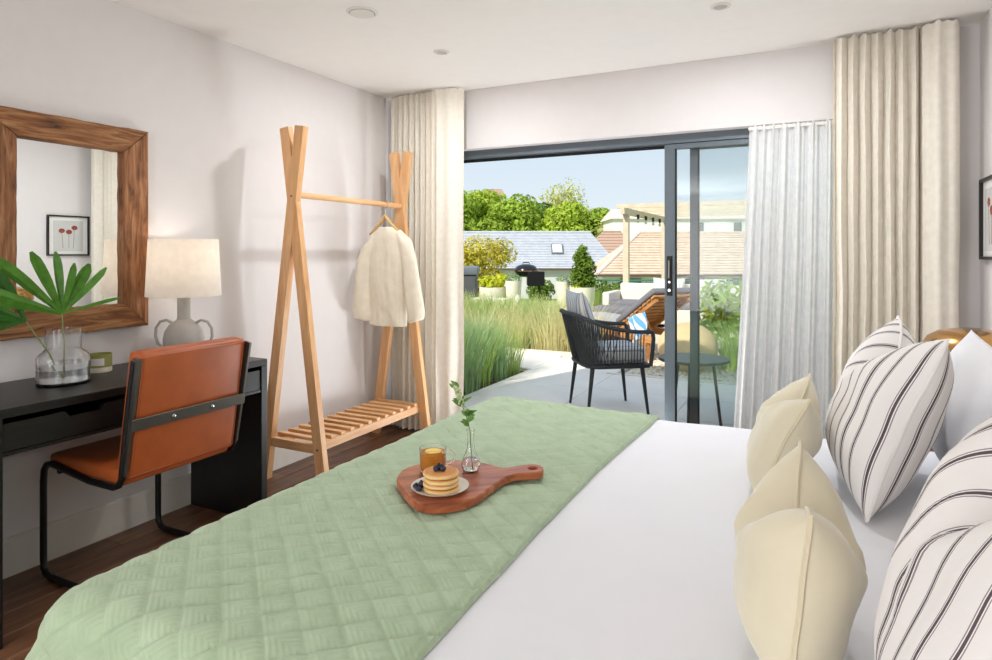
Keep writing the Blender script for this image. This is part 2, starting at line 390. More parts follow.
    def rbox(s, lo, hi, b=0.01, seg=2, rot=None, at=None):
        bm = bmesh.new(); t = MB().box(lo, hi)
        vv = [bm.verts.new(p) for p in t.v]
        for f in t.f: bm.faces.new([vv[i] for i in f])
        bmesh.ops.bevel(bm, geom=list(bm.edges), offset=b, segments=seg, profile=0.6, affect='EDGES')
        bm.verts.index_update()
        vs_ = [v.co.copy() for v in bm.verts]
        if rot is not None: vs_ = [rot @ p for p in vs_]
        if at is not None: vs_ = [p + Vector(at) for p in vs_]
        s.add(vs_, [tuple(v.index for v in f.verts) for f in bm.faces]); bm.free(); return s
    def mesh(s, name, mat, smooth=True, angle=40):
        me = bpy.data.meshes.new(name); me.from_pydata(s.v, [], s.f); me.update()
        bm = bmesh.new(); bm.from_mesh(me); bmesh.ops.recalc_face_normals(bm, faces=list(bm.faces)); bm.to_mesh(me); bm.free()
        if s.uv:
            ul = me.uv_layers.new(name='UVMap')
            for lp in me.loops: ul.data[lp.index].uv = s.uv[lp.vertex_index]
        me.materials.append(MATS[mat])
        if smooth:
            me.shade_smooth()
            me.set_sharp_from_angle(angle=R(angle))
        return me
    def build(s, name, mat, parent=None, loc=(0, 0, 0), smooth=True, angle=40):
        o = bpy.data.objects.new(name, s.mesh(name, mat, smooth, angle)); col.objects.link(o)
        o.location = loc
        if parent is not None: o.parent = parent
        return o

def tag(o, label, cat, group=None, kind=None):
    o['label'] = label; o['category'] = cat
    if group: o['group'] = group
    if kind: o['kind'] = kind
    return o
def thing(name, label, cat, loc=(0, 0, 0), rz=0.0, group=None):
    o = bpy.data.objects.new(name, None); col.objects.link(o)
    o.location = loc; o.rotation_euler = (0, 0, rz); o.empty_display_size = 0.1
    return tag(o, label, cat, group)
def struct(o):
    o['kind'] = 'structure'; return o
def part(name, me, parent, loc=(0, 0, 0), rot=(0, 0, 0)):
    o = bpy.data.objects.new(name, me); col.objects.link(o); o.parent = parent; o.location = loc; o.rotation_euler = rot; return o
def copy_tree(o, parent=None):
    c = o.copy(); col.objects.link(c); c.parent = parent
    for ch in list(o.children): copy_tree(ch, c)
    return c
def sstep(a, b, x):
    t = max(0.0, min(1.0, (x - a) / (b - a))); return t * t * (3 - 2 * t)

def smooth_outline(pts, k=3):
    n = len(pts); out = []
    for i in range(n):
        p0, p1, p2, p3 = (Vector(pts[(i + j - 1) % n]) for j in range(4))
        for q in range(k):
            t = q / k
            out.append(tuple(0.5 * ((2 * p1) + (p2 - p0) * t + (2 * p0 - 5 * p1 + 4 * p2 - p3) * t * t + (3 * p1 - p0 - 3 * p2 + p3) * t ** 3)))
    return out
def slab(mb, outline, z0, z1, ch):
    n = len(outline); rings = []
    area = sum(outline[i][0] * outline[(i + 1) % n][1] - outline[(i + 1) % n][0] * outline[i][1] for i in range(n))
    sg = 1 if area > 0 else -1
    inset = []
    for i in range(n):
        a = Vector(outline[i - 1]); b = Vector(outline[(i + 1) % n]); d = (b - a)
        if d.length < 1e-9: inset.append(outline[i]); continue
        d.normalize(); inset.append((outline[i][0] - d.y * sg * ch, outline[i][1] + d.x * sg * ch))
    base = len(mb.v)
    for o_, z in ((inset, z0), (outline, z0 + ch), (outline, z1 - ch), (inset, z1)):
        mb.v += [(x, y, z) for x, y in o_]
    for L in range(3):
        for i in range(n):
            j = (i + 1) % n; mb.f.append((base + L * n + i, base + L * n + j, base + (L + 1) * n + j, base + (L + 1) * n + i))
    mb.f.append(tuple(base + i for i in range(n))[::-1]); mb.f.append(tuple(base + 3 * n + i for i in range(n)))
    return mb

# ================================================================== THE ROOM
XL, XR, YB, YR, ZC = -2.84, 0.715, 3.91, -5.60, 2.40
OX0, OX1, OZ = -2.42, 0.50, 1.99       # glazed door opening

flo = struct(MB().box((XL, YR, -0.14), (XR, YB + 0.30, -0.018)).build('floor', 'subfloor', smooth=False))
pw = 0.145; nx = int(math.ceil((XR - XL) / pw))
plank_cache = {}
def plank_mesh(w, l):
    key = (round(w, 3), round(l, 3))
    if key not in plank_cache:
        plank_cache[key] = MB().rbox((0.0008, 0.0008, -0.018), (w - 0.0008, l - 0.0008, 0.0), 0.0018, 1).mesh('plank', 'floor_oak', False)
    return plank_cache[key]
for i in range(nx):
    x = XL + i * pw; w = min(pw, XR - x)
    y = YR; first = 0.35 + 0.43 * (i * 37 % 4)
    L = first
    while y < YB - 1e-4:
        l = min(L, YB - y)
        part('plank', plank_mesh(w, l), flo, (x, y, 0)); y += l; L = 1.75

struct(MB().box((XL - 0.3, YR - 0.3, ZC), (XR + 0.3, YB + 0.34, ZC + 0.36)).build('ceiling', 'ceiling_paint', smooth=False))
WX0, WX1, WZ0, WZ1 = -1.05, 0.65, 0.12, 2.25      # window added in the unseen rear wall to let light in
SY0, SY1 = -5.00, -2.30                            # windows added in both side walls behind the camera, to light the room
for nm, xa, xb in (('wall_left', XL - 0.3, XL), ('wall_right', XR, XR + 0.3)):
    struct(MB().box((xa, YR - 0.3, -0.14), (xb, SY0, ZC)).box((xa, SY1, -0.14), (xb, YB + 0.3, ZC)).box((xa, SY0, -0.14), (xb, SY1, WZ0)).box((xa, SY0, WZ1), (xb, SY1, ZC)).build(nm, 'wall_paint', smooth=False))
struct(MB().box((XL, YB, 0), (OX0, YB + 0.3, ZC)).box((OX1, YB, 0), (XR, YB + 0.3, ZC)).box((OX0, YB, OZ), (OX1, YB + 0.3, ZC)).build('wall_back', 'wall_paint', smooth=False))
struct(MB().box((XL, YR - 0.3, 0), (WX0, YR, ZC)).box((WX1, YR - 0.3, 0), (XR, YR, ZC)).box((WX0, YR - 0.3, 0), (WX1, YR, WZ0)).box((WX0, YR - 0.3, WZ1), (WX1, YR, ZC)).build('wall_rear', 'wall_paint', smooth=False))
def window(name, swap, a0, a1, dpt):
    def bx(mb, u0, u1, d0, d1, z0, z1):
        return mb.box((u0, d0, z0), (u1, d1, z1)) if not swap else mb.box((d0, u0, z0), (d1, u1, z1))
    d0, d1 = dpt; f = 0.06; m = (a0 + a1) / 2; mb = MB()
    bx(mb, a0, a1, d0, d1, WZ0, WZ0 + f); bx(mb, a0, a1, d0, d1, WZ1 - f, WZ1); bx(mb, a0, a0 + f, d0, d1, WZ0 + f, WZ1 - f); bx(mb, a1 - f, a1, d0, d1, WZ0 + f, WZ1 - f); bx(mb, m - f / 2, m + f / 2, d0, d1, WZ0 + f, WZ1 - f)
    w = struct(mb.build(name, 'aluminium_grey', smooth=False)); dm = (d0 + d1) / 2
    for a, b in ((a0 + f, m - f / 2), (m + f / 2, a1 - f)): bx(MB(), a, b, dm - 0.004, dm + 0.004, WZ0 + f, WZ1 - f).build('pane', 'door_glass', w, smooth=False)
window('window_added_1', False, WX0, WX1, (YR - 0.16, YR - 0.10))  # all three windows are added out of view for the light
window('window_added_2', True, SY0, SY1, (XR + 0.10, XR + 0.16))
window('window_added_3', True, SY0, SY1, (XL - 0.16, XL - 0.10))

def skirting(name, a, b, nrm):
    a = Vector(a); b = Vector(b); n = Vector(nrm); mb = MB()
    prof = [(0, 0), (0.016, 0), (0.016, 0.140), (0.008, 0.150), (0, 0.150)]
    k = len(prof)
    vs_ = [a + n * d + Vector((0, 0, z)) for d, z in prof] + [b + n * d + Vector((0, 0, z)) for d, z in prof]
    mb.add(vs_, [tuple(range(k))[::-1], tuple(range(k, 2 * k))] + [(i, (i + 1) % k, (i + 1) % k + k, i + k) for i in range(k)])
    return struct(mb.build(name, 'skirting_paint', smooth=False))
skirting('baseboard_left', (XL, YR, 0), (XL, YB, 0), (1, 0, 0))
skirting('baseboard_right', (XR, YR, 0), (XR, YB, 0), (-1, 0, 0))
skirting('baseboard_back', (XL + 0.017, YB, 0), (OX0, YB, 0), (0, -1, 0))

# ---- glazed sliding door: outer frame, sliding leaf pushed open to the right, fixed leaf behind it
fr = struct(MB().box((OX0, 3.985, OZ - 0.055), (OX1, 4.13, OZ)).box((OX0, 3.985, -0.02), (OX1, 4.13, 0.012))
            .box((OX0, 3.985, 0.012), (OX0 + 0.05, 4.13, OZ - 0.055)).box((OX1 - 0.05, 3.985, 0.012), (OX1, 4.13, OZ - 0.055)).build('trim_1', 'aluminium_grey', smooth=False))
MB().box((OX0 + 0.05, 4.045, OZ - 0.075), (OX1 - 0.05, 4.053, OZ - 0.055)).build('track_fin', 'gasket', fr, smooth=False)
MB().box((OX0 + 0.05, 4.085, OZ - 0.068), (OX1 - 0.05, 4.092, OZ - 0.055)).build('track_fin', 'gasket', fr, smooth=False)
def leaf(name, x0, x1, y0, y1, handle):
    st = 0.062 if handle else 0.046; z0, z1 = 0.014, OZ - 0.058
    d = struct(MB().box((x0, y0, z0), (x0 + st, y1, z1)).box((x1 - st, y0, z0), (x1, y1, z1)).box((x0 + st, y0, z0), (x1 - st, y1, z0 + 0.075)).box((x0 + st, y0, z1 - 0.03), (x1 - st, y1, z1)).build(name, 'aluminium_grey', smooth=False))
    ym = (y0 + y1) / 2
    MB().box((x0 + st, ym - 0.004, z0 + 0.075), (x1 - st, ym + 0.004, z1 - 0.03)).build('pane', 'door_glass', d, smooth=False)
    MB().box((x0 + st, y0 + 0.004, z0 + 0.075), (x0 + st + 0.006, y1 - 0.004, z1 - 0.03)).build('gasket', 'gasket', d, smooth=False)
    if handle:
        h = MB().rbox((x0 + 0.014, y0 - 0.008, 1.00), (x0 + 0.048, y0, 1.245), 0.003, 1).build('handle_plate', 'black_steel', d)
        MB().rbox((x0 + 0.024, y0 - 0.026, 1.11), (x0 + 0.038, y0 - 0.008, 1.22), 0.003, 1).build('pull', 'brushed_steel', h)
        MB().tube([(x0 + 0.031, y0 - 0.014, 1.085), (x0 + 0.031, y0 - 0.008, 1.085)], 0.007).build('lock_button', 'chrome', h)
        MB().tube([(x0 + 0.031, y0 - 0.013, 1.035), (x0 + 0.031, y0 - 0.008, 1.035)], 0.009).build('key_cylinder', 'chrome', h)
    return d
leaf('door_1', -0.846, 0.44, 3.995, 4.040, True)
leaf('door_2', -0.705, 0.447, 4.058, 4.100, False)

# ---- ceiling fittings
def downlight(x, y, label, on=False):
    t = thing('downlight', label, 'downlight', (x, y, ZC), 0, 'recessed ceiling downlights')
    MB().lathe([(0.030, -0.0005), (0.030, -0.005), (0.036, -0.007), (0.045, -0.004), (0.046, -0.0005)], 28, closed=True).build('bezel', 'detector_white', t)
    MB().lathe([(0.0, -0.002), (0.014, -0.004), (0.029, -0.002), (0.029, -0.0005)], 24).build('lens', 'downlight_lens', t)
    d = bpy.data.lights.new('downlight_fill', 'AREA'); o = bpy.data.objects.new('downlight_fill', d); col.objects.link(o)  # fill lamp added under a fitting that is itself unlit
    d.shape = 'DISK'; d.size = 0.088; d.energy = 12.5; d.color = (0.96, 0.98, 1.0); o.location = (x, y, ZC - 0.009)
downlight(-1.90, 3.09, 'small round downlight in the ceiling near the left curtain')
downlight(-0.40, 3.09, 'small round downlight in the ceiling above the sliding glass door')
t = thing('ceiling_vent', 'larger round white disc vent in the ceiling over the clothes rack', 'vent', (-1.917, 2.409, ZC))
MB().lathe([(0.0, -0.013), (0.050, -0.013), (0.056, -0.009), (0.056, -0.006), (0.0, -0.006)], 36).build('disc', 'detector_white', t)
MB().lathe([(0.0, -0.006), (0.050, -0.006), (0.052, -0.0005)], 36).build('gap_ring', 'shadow_gap', t)
MB().lathe([(0.0585, -0.0005), (0.0585, -0.006), (0.062, -0.007), (0.074, -0.002), (0.075, -0.0005)], 36, closed=True).build('rim', 'detector_white', t)

# ---- curtains
def curtain(name, label, path, z0, z1, mat, loc, flare=0.0, n_z=16, track=None, open_z=0.9):
    t = thing(name, label, 'curtain', loc)
    cx = sum(p[0] for p in path) / len(path)
    def fn(u, v):
        i = min(int(u * (len(path) - 1)), len(path) - 1); x, y = path[i]
        z = z0 + (z1 - z0) * v
        k = 1 - v
        xx = cx + (x - cx) * (1 + flare * k) + 0.004 * mnoise.noise((x * 14, z * 2.2, 0)) * (1 + 2 * k)
        yy = y + 0.012 * k * mnoise.noise((x * 9, z * 1.6, 4)) + (y - path[0][1]) * 0.12 * k
        if v > 0.999: z += 0.006 * math.sin(x * 160)
        return (xx - loc[0], yy - loc[1], z)
    MB().grid(fn, len(path) - 1, n_z).build('cloth', mat, t, angle=60)
    if track: MB().box((track[0] - loc[0], track[2] - 0.012 - loc[1], ZC - 0.014), (track[1] - loc[0], track[2] + 0.012 - loc[1], ZC - 0.0005)).build('track', 'detector_white', t, smooth=False)
    return t
def pleats(x0, x1, y, n, amp, per=14, sharp=0.55):
    pts = []
    for i in range(n * per):
        k = i / per; s = math.sin(2 * PI * k)
        s = math.copysign(abs(s) ** sharp, s)
        pts.append((x0 + (x1 - x0) * i / (n * per) + 0.006 * math.sin(4 * PI * k), y + amp * s * (0.85 + 0.3 * mnoise.noise((k * 1.7, 0, 0)))))
    return pts
pl = [(-2.795 + 0.06 * i / 6, 3.845 - 0.03 * math.sin(PI * i / 6)) for i in range(7)]
pl += [(-2.735 + 0.004 * i, 3.845 - 0.012 * i) for i in range(1, 5)]
pl += pleats(-2.715, -2.385, 3.80, 7, 0.034)
pl += [(-2.385 + 0.010 * i, 3.79 - 0.010 * i) for i in range(1, 5)]
pl += [(-2.345 + 0.185 * i / 12, 3.75 + 0.055 * (i / 12) + 0.012 * math.sin(3 * PI * i / 12)) for i in range(1, 13)]
curtain('curtain', 'heavy cream linen curtain bunched in the corner behind the clothes rack', pl, 0.015, ZC - 0.010, 'curtain_linen', (-2.48, 3.8, 0), 0.0, track=(-2.79, -2.20, 3.865))
pr = pleats(0.07, 0.445, 3.80, 7, 0.034)
pr += [(0.445 + 0.003 * i, 3.79 + 0.012 * i) for i in range(1, 5)]
pr += [(0.462 + 0.150 * i / 14, 3.775 - 0.040 * math.sin(PI * i / 14) + 0.012 * math.sin(4 * PI * i / 14)) for i in range(0, 15)]
curtain('curtain', 'heavy cream linen curtain bunched beside the white sheer at the right', pr, 0.015, ZC - 0.010, 'curtain_linen', (0.32, 3.8, 0), 0.0, track=(0.09, 0.60, 3.865))
ps = []
for i in range(181):
    u = i / 180
    ps.append((-0.345 + 0.50 * u, 3.868 + 0.016 * math.sin(2 * PI * (9 * u + 0.5 * math.sin(5 * u))) + 0.006 * math.sin(2 * PI * 23 * u)))
sh = thing('sheer_curtain', 'thin white sheer curtain hanging over the glass door', 'curtain', (-0.1, 3.868, 0))
def sheer_fn(u, v):
    x, y = ps[min(int(u * 180), 180)]; z = 0.02 + 1.955 * v; k = 1 - v
    return (x + 0.1 - 0.075 * k * (1 - u) * (1 + 0.3 * k) + 0.01 * mnoise.noise((x * 10, z, 2)) * k, (y - 3.868) * (1 + 0.25 * k) , z + (0.006 * math.sin(u * 130) if v > 0.99 else 0))
MB().grid(sheer_fn, 180, 20).build('cloth', 'sheer_voile', sh, angle=60)
MB().box((-0.25, -0.006, 1.955), (0.27, 0.006, 1.972)).build('heading_wire', 'detector_white', sh, smooth=False)
sh.location.y = 3.868

# ================================================================== BED
ZB = 0.60
def puff(x, y):
    return 0.010 * mnoise.noise((x * 1.9, y * 1.7, 1.3)) + 0.004 * mnoise.noise((x * 6, y * 5, 7.7))
BX0, BX1, BY0, BY1 = -1.36, 0.63, 0.70, 2.66
RB = 0.075
def drape(px, py, off=0.0, corner=0.22, wav=0.0):
    """cloth parameter (px,py) laid over the bed, hanging over foot and both sides"""
    rx0, ry0, ry1 = BX0 + RB, BY0 + RB, BY1 - RB
    cx = max(px, rx0); cy = min(max(py, ry0), ry1)
    dx, dy = px - cx, py - cy; d = math.hypot(dx, dy)
    base = ZB + puff(max(px, BX0), min(max(py, BY0), BY1)) * (1 - sstep(0, 0.12, d))
    if d < 1e-9: return Vector((px, py, base + off)), Vector((0, 0, 1))
    ux, uy = dx / d, dy / d
    fl = 0.05 + corner * abs(2 * ux * uy)
    q = RB * PI / 2
    if d < q:
        th = d / RB; h = RB * math.sin(th); z = -RB * (1 - math.cos(th)); n = Vector((ux * math.sin(th), uy * math.sin(th), math.cos(th)))
    else:
        e_ = d - q; h = RB + fl * e_ + wav * e_ * math.sin((cx + cy) * 21 + 2 * ux) ; z = -RB - e_ * math.sqrt(1 - fl * fl); n = Vector((ux, uy, fl)).normalized()
    return Vector((cx + ux * h, cy + uy * h, base + z)) + n * off, n
bed = thing('bed', 'wide double bed with its head against the right wall', 'bed', (-0.35, 1.68, 0))
bo = Vector((-0.35, 1.68, 0))
def lb(mb): mb.v = [tuple(Vector(p) - bo) for p in mb.v]; return mb
lb(MB().rbox((-1.28, 0.80, 0.06), (0.63, 2.56, 0.28), 0.01, 1)).build('base', 'headboard_cloth', bed)
lb(MB().rbox((-1.30, 0.78, 0.285), (0.62, 2.58, 0.535), 0.05, 3)).build('mattress', 'mattress_cloth', bed)
lb(MB().rbox((0.635, 0.74, 0.0), (0.705, 2.62, 1.02), 0.025, 3)).build('headboard', 'headboard_cloth', bed)
for lx in (-1.2, 0.5):
    for ly in (0.9, 2.46): lb(MB().box((lx - 0.03, ly - 0.03, 0), (lx + 0.03, ly + 0.03, 0.06))).build('leg', 'black_steel', bed, smooth=False)
du = MB()
def duv(u, v):
    px = 0.60 + (-1.36 - 0.30 - 0.60) * u; py = (0.70 - 0.30) + (1.96 + 0.60) * v
    p, n = drape(px, py, -0.002, 0.10, 0.02); return p - bo
du.grid(duv, 110, 110)
dv = tag(du.build('duvet', 'bed_linen', None, bo), 'smooth white duvet covering the bed', 'duvet')

th = MB(); A = R(50); S = 0.064; NU, NV = 224, 520; uvs = []
def thr(u, v):
    px = -0.590 + 0.012 * math.sin(v * 9) - (0.77 + 0.40) * u; py = (0.70 - 0.42) + (1.96 + 0.84) * v
    p_ = (px * math.cos(A) + py * math.sin(A)) / S; q_ = (-px * math.cos(A) + py * math.sin(A)) / S
    dp = abs(p_ - round(p_)); dq = abs(q_ - round(q_))
    g = max(0.5 * math.exp(-(dp / 0.08) ** 2), math.exp(-(dq / 0.08) ** 2))
    pf = min(dp, dq) * 2
    saw = q_ - math.floor(q_)
    rel = 0.4 + 0.6 * sstep(BX0 - 0.02, BX0 + 0.14, px)
    off = 0.0130 + rel * ( 0.0014 * math.sqrt(max(pf, 0)) + 0.0065 * (saw ** 1.6) - 0.0060 * g) + 0.0015 * mnoise.noise((px * 25, py * 25, 3))
    if u < 0.012: off -= 0.004
    P_, n = drape(px, py, off, 0.42, 0.03)
    uvs.append((px, py)); return P_ - bo
th.grid(thr, NU, NV); th.uv = uvs
# thickness hem along the visible edge: fold the cloth edge down onto the duvet
hb = len(th.v); 
for j in range(NV + 1):
    v = j / NV; px = -0.590 + 0.012 * math.sin(v * 9); py = 0.28 + 2.80 * v
    P_, n = drape(px + 0.002, py, 0.0005, 0.42, 0.03); th.v.append(tuple(P_ - bo)); uvs.append((px + 0.01, py))
for j in range(NV): th.f.append((j * (NU + 1), (j + 1) * (NU + 1), hb + j + 1, hb + j))
tag(th.build('bed_throw', 'sage_quilt', None, bo, angle=80), 'sage green quilted throw laid across the foot of the bed', 'throw')

# ---- pillows and cushions
def pillow(name, label, cat, W, H, T, mat, loc, lean, rz, chop, pipe=None, group=None, n=40, seed=0, pinch=0.06):
    t = thing(name, label, cat, loc, 0, group)
    t.rotation_euler = (0, lean, rz)
    mb = MB(); uv = []
    def P_(u, v, side):
        w = ((v + 1) / 2)
        c = math.exp(-(u / 0.40) ** 2) * w ** 1.6
        y = u * W / 2 * (1 - pinch * (1 - abs(v) ** 2.0) * abs(u) ** 2) * (1 - 0.06 * w * (chop > 0))
        z = (v + 1) / 2 * H
        zc = z + pinch * H * 0.5 * (abs(u) ** 2.5) * (1 if v > 0 else -0.4) * abs(v) ** 2 - (1 - abs(u) ** 2) * pinch * H * 0.35 * max(v, 0) ** 3
        zc -= chop * c
        prof = ((1 - abs(u) ** 3.2) ** 0.62) * ((1 - abs(v) ** 3.2) ** 0.62) if abs(u) < 1 and abs(v) < 1 else 0.0
        th_ = T / 2 * prof * (1 + 0.30 * c * (chop > 0) / max(1e-6, 1))
        th_ -= 0.30 * T * chop * 3.0 * math.exp(-(u / 0.07) ** 2) * w ** 2.2 * prof * (1 if chop else 0)
        wr = 0.006 * mnoise.noise((u * 2.2 + seed, v * 2.5, side * 3)) + (0.020 * mnoise.noise((u * 6 + seed, v * 1.6 - abs(u) * 2, side * 9)) * math.exp(-(u / 0.6) ** 2) * w ** 1.2 if chop else 0)
        x = side * (th_ + wr * prof) + 0.008 * mnoise.noise((u * 1.5, v * 1.5, seed + 2))
        return (x, y, zc)
    idx = {}
    def vid(i, j, side):
        edge = i in (0, n) or j in (0, n)
        key = (i, j, 0 if edge else side)
        if key not in idx:
            # denser samples near the seam
            u = math.sin((2 * i / n - 1) * PI / 2); v = math.sin((2 * j / n - 1) * PI / 2)
            idx[key] = len(mb.v); mb.v.append(P_(u, v, side)); uv.append((u * W / 2 + W * 3, (v + 1) / 2 * H))
        return idx[key]
    for side in (-1, 1):
        for i in range(n):
            for j in range(n):
                f = (vid(i, j, side), vid(i + 1, j, side), vid(i + 1, j + 1, side), vid(i, j + 1, side))
                mb.f.append(f)
    zmin = min(p[2] for p in mb.v)
    mb.uv = uv
    mb.build('cover', mat, t, angle=75)
    if pipe:
        loop = [vid(i, 0, 1) for i in range(n)] + [vid(n, j, 1) for j in range(n)] + [vid(n - i, n, 1) for i in range(n)] + [vid(0, n - j, 1) for j in range(n)]
        MB().tube([mb.v[k] for k in loop], 0.0045, 6, closed=True).build('piping', pipe, t)
    return t
pillow('striped_pillow', 'large white pillow with dark pinstripes standing behind the far cream cushion', 'pillow', 0.64, 0.465, 0.22, 'ticking', (0.085, 2.14, 0.612), R(21), R(4), 0.15, 'ticking', 'striped pillows on the bed', seed=1)
pillow('striped_pillow', 'large white pillow with dark pinstripes nearest the camera, cropped by the right edge', 'pillow', 0.66, 0.50, 0.24, 'ticking', (0.135, 0.925, 0.612), R(20), R(-3), 0.15, 'ticking', 'striped pillows on the bed', seed=5)
pillow('velvet_cushion', 'cream velvet cushion with piped edge, farther of the two on the bed', 'cushion', 0.42, 0.295, 0.15, 'velvet_cream', (-0.145, 2.02, 0.612), R(24), R(0), 0.07, 'velvet_piping', 'cream velvet cushions on the bed', seed=3)
pillow('velvet_cushion', 'cream velvet cushion with deep dented top, nearer of the two on the bed', 'cushion', 0.41, 0.275, 0.175, 'velvet_cream', (-0.045, 1.205, 0.612), R(5), R(3), 0.085, 'velvet_piping', 'cream velvet cushions on the bed', seed=9)
pillow('white_pillow', 'plain white pillow propped behind the far striped pillow', 'pillow', 0.68, 0.40, 0.17, 'white_cotton', (0.365, 2.27, 0.61), R(12), R(0), 0.0, None, seed=11)

# ================================================================== DESK SIDE
desk = thing('desk', 'black wooden desk with two drawers along the left wall', 'desk', (-2.585, 1.655, 0))
do = Vector((-2.585, 1.655, 0))
def ld(mb): mb.v = [tuple(Vector(p) - do) for p in mb.v]; return mb
DX0, DX1, DY0, DY1, DZ = -2.82, -2.33, 1.085, 2.222, 0.765
ld(MB().rbox((DX0, DY0, DZ - 0.03), (DX1, DY1, DZ), 0.002, 1)).build('worktop', 'black_oak', desk)
for y0 in (DY0, DY1 - 0.036): ld(MB().rbox((DX0, y0, 0), (DX1, y0 + 0.036, DZ - 0.03), 0.002, 1)).build('side_panel', 'black_oak', desk)
ld(MB().box((DX0, DY0 + 0.036, 0.60), (DX0 + 0.018, DY1 - 0.036, DZ - 0.03))).build('back_rail', 'black_oak', desk, smooth=False)
ld(MB().box((DX0 + 0.02, DY0 + 0.036, 0.612), (DX1 - 0.004, DY1 - 0.036, 0.624))).build('bottom_rail', 'black_oak', desk, smooth=False)
ym = (DY0 + DY1) / 2
ld(MB().box((DX0 + 0.03, ym - 0.01, 0.624), (DX1 - 0.002, ym + 0.01, DZ - 0.03))).build('divider', 'black_oak', desk, smooth=False)
for a, b in ((DY0 + 0.039, ym - 0.012), (ym + 0.012, DY1 - 0.039)):
    m_ = (a + b) / 2; z0, z1 = 0.626, 0.716
    ol = [(a, z0), (b, z0), (b, z1), (m_ + 0.07, z1), (m_ + 0.055, z1 - 0.02), (m_ - 0.055, z1 - 0.02), (m_ - 0.07, z1), (a, z1)]
    mb = MB().prism(ol, DX1 - 0.024, DX1 - 0.006); mb.v = [(z, x, y) for x, y, z in mb.v]
    dr = ld(mb).build('drawer', 'black_oak', desk, smooth=False)
    ld(MB().box((DX0 + 0.03, a + 0.005, z0), (DX1 - 0.026, a + 0.015, 0.70)).box((DX0 + 0.03, b - 0.015, z0), (DX1 - 0.026, b - 0.005, 0.70)).box((DX0 + 0.03, a + 0.015, z0), (DX1 - 0.026, b - 0.015, z0 + 0.008))).build('drawer_box', 'black_oak', dr, smooth=False)

# ---- desk chair (faces the wall)
ch = thing('desk_chair', 'tan leather desk chair on a black cantilever steel frame', 'chair', (-2.40, 1.68, 0))
CW = 0.235
th_b = math.atan2(0.075, 0.46); rb_ = Matrix.Rotation(th_b, 3, 'Y')
bk = MB().rbox((-0.034, -CW, 0.0), (0.034, CW, 0.47), 0.026, 4)
for i, (x, y, z) in enumerate(bk.v):
    bk.v[i] = tuple(rb_ @ Vector((x + 0.010 * (1 - (y / CW) ** 2) * (1 if x > 0 else 0.2) - 0.012 * math.sin(PI * z / 0.47), y, z)) + Vector((0.165, 0, 0.452)))
br = bk.build('backrest', 'tan_leather', ch, angle=55)
seam = []
for y, z in [(-CW + 0.012, 0.016), (CW - 0.012, 0.016), (CW - 0.012, 0.455), (-CW + 0.012, 0.455)]: seam.append(tuple(rb_ @ Vector((0.033, y, z)) + Vector((0.165, 0, 0.452))))
sm = []
for k in range(4):
    a = Vector(seam[k]); b = Vector(seam[(k + 1) % 4])
    sm += [tuple(a.lerp(b, q / 6)) for q in range(6)]
MB().tube(sm, 0.0022, 5, closed=True).build('seam', 'tan_leather', br)
MB().rbox((-0.285, -CW, 0.425), (0.175, CW, 0.487), 0.026, 4).build('seat', 'tan_leather', ch, angle=55)
for s in (-1, 1):
    y = s * (CW + 0.008)
    pts = [(0.255, y, 0.885), (0.222, y, 0.70), (0.195, y, 0.52), (0.186, y, 0.462), (0.170, y, 0.436), (0.140, y, 0.424), (0.0, y, 0.424), (-0.24, y, 0.452), (-0.275, y, 0.445), (-0.295, y, 0.42), (-0.30, y, 0.38),
           (-0.30, y, 0.08), (-0.297, y, 0.040), (-0.28, y, 0.020), (-0.25, y, 0.013), (0.20, y, 0.013)]
    MB().tube(pts, 0.0125, 10).build('frame_tube', 'black_steel', ch)
    MB().bar((0.272, y, 0.895), (0.190, y, 0.475), 0.034, 0.010, (0, 1, 0)).build('side_bar', 'brushed_steel', ch, smooth=False)
MB().tube([(0.20, -CW - 0.008, 0.013), (0.20, CW + 0.008, 0.013)], 0.0125, 10).build('floor_bar', 'black_steel', ch)
MB().tube([(-0.20, -CW - 0.008, 0.430), (-0.20, CW + 0.008, 0.430)], 0.011, 10).build('seat_bar', 'black_steel', ch)
sz = 0.205; xs = 0.165 + math.sin(th_b) * sz + 0.048; zs = 0.452 + sz
sb = MB().rbox((-0.003, -CW - 0.014, -0.022), (0.003, CW + 0.014, 0.022), 0.001, 1, rb_, (xs, 0, zs)).build('strap', 'brushed_steel', ch, smooth=False)
for y in (-0.085, 0.085): MB().ellips((xs + 0.004, y, zs), (0.004, 0.009, 0.009), 10, 6).build('bolt', 'chrome', sb)

# ---- mirror
mr = thing('wall_mirror', 'rectangular mirror in a chunky reclaimed wood frame on the wall', 'mirror', (XL, 1.60, 1.378))
MY0, MY1, MZ0, MZ1, MW, MWL = -0.345, 0.343, -0.450, 0.453, 0.116, 0.138
def frame_board(c, mat, seed):
    # c: quad outer a,b then inner d,e in (y,z); edges wander like split timber
    ol = []
    for k in range(4):
        a = Vector(c[k]); b = Vector(c[(k + 1) % 4]); m_ = 14 if (b - a).length > 0.3 else 3
        nrm = Vector((-(b - a).y, (b - a).x)).normalized()
        for q in range(m_):
            p = a.lerp(b, q / m_)
            if m_ == 14 and q: p = p + nrm * 0.0035 * mnoise.noise((p.x * 23 + seed, p.y * 23, seed))
            ol.append((p.x, p.y))
    mb = slab(MB(), ol, 0.002, 0.045, 0.004); mb.v = [(z, x, y) for x, y, z in mb.v]
    return mb.build('frame_board', mat, mr)
frame_board([(MY0, MZ1), (MY1, MZ1), (MY1 - MW, MZ1 - MW + 0.008), (MY0 + MWL, MZ1 - MW + 0.008)], 'reclaimed_wood_across', 1)
frame_board([(MY0, MZ0), (MY1, MZ0), (MY1 - MW, MZ0 + MW - 0.008), (MY0 + MWL, MZ0 + MW - 0.008)], 'reclaimed_wood_across', 2)
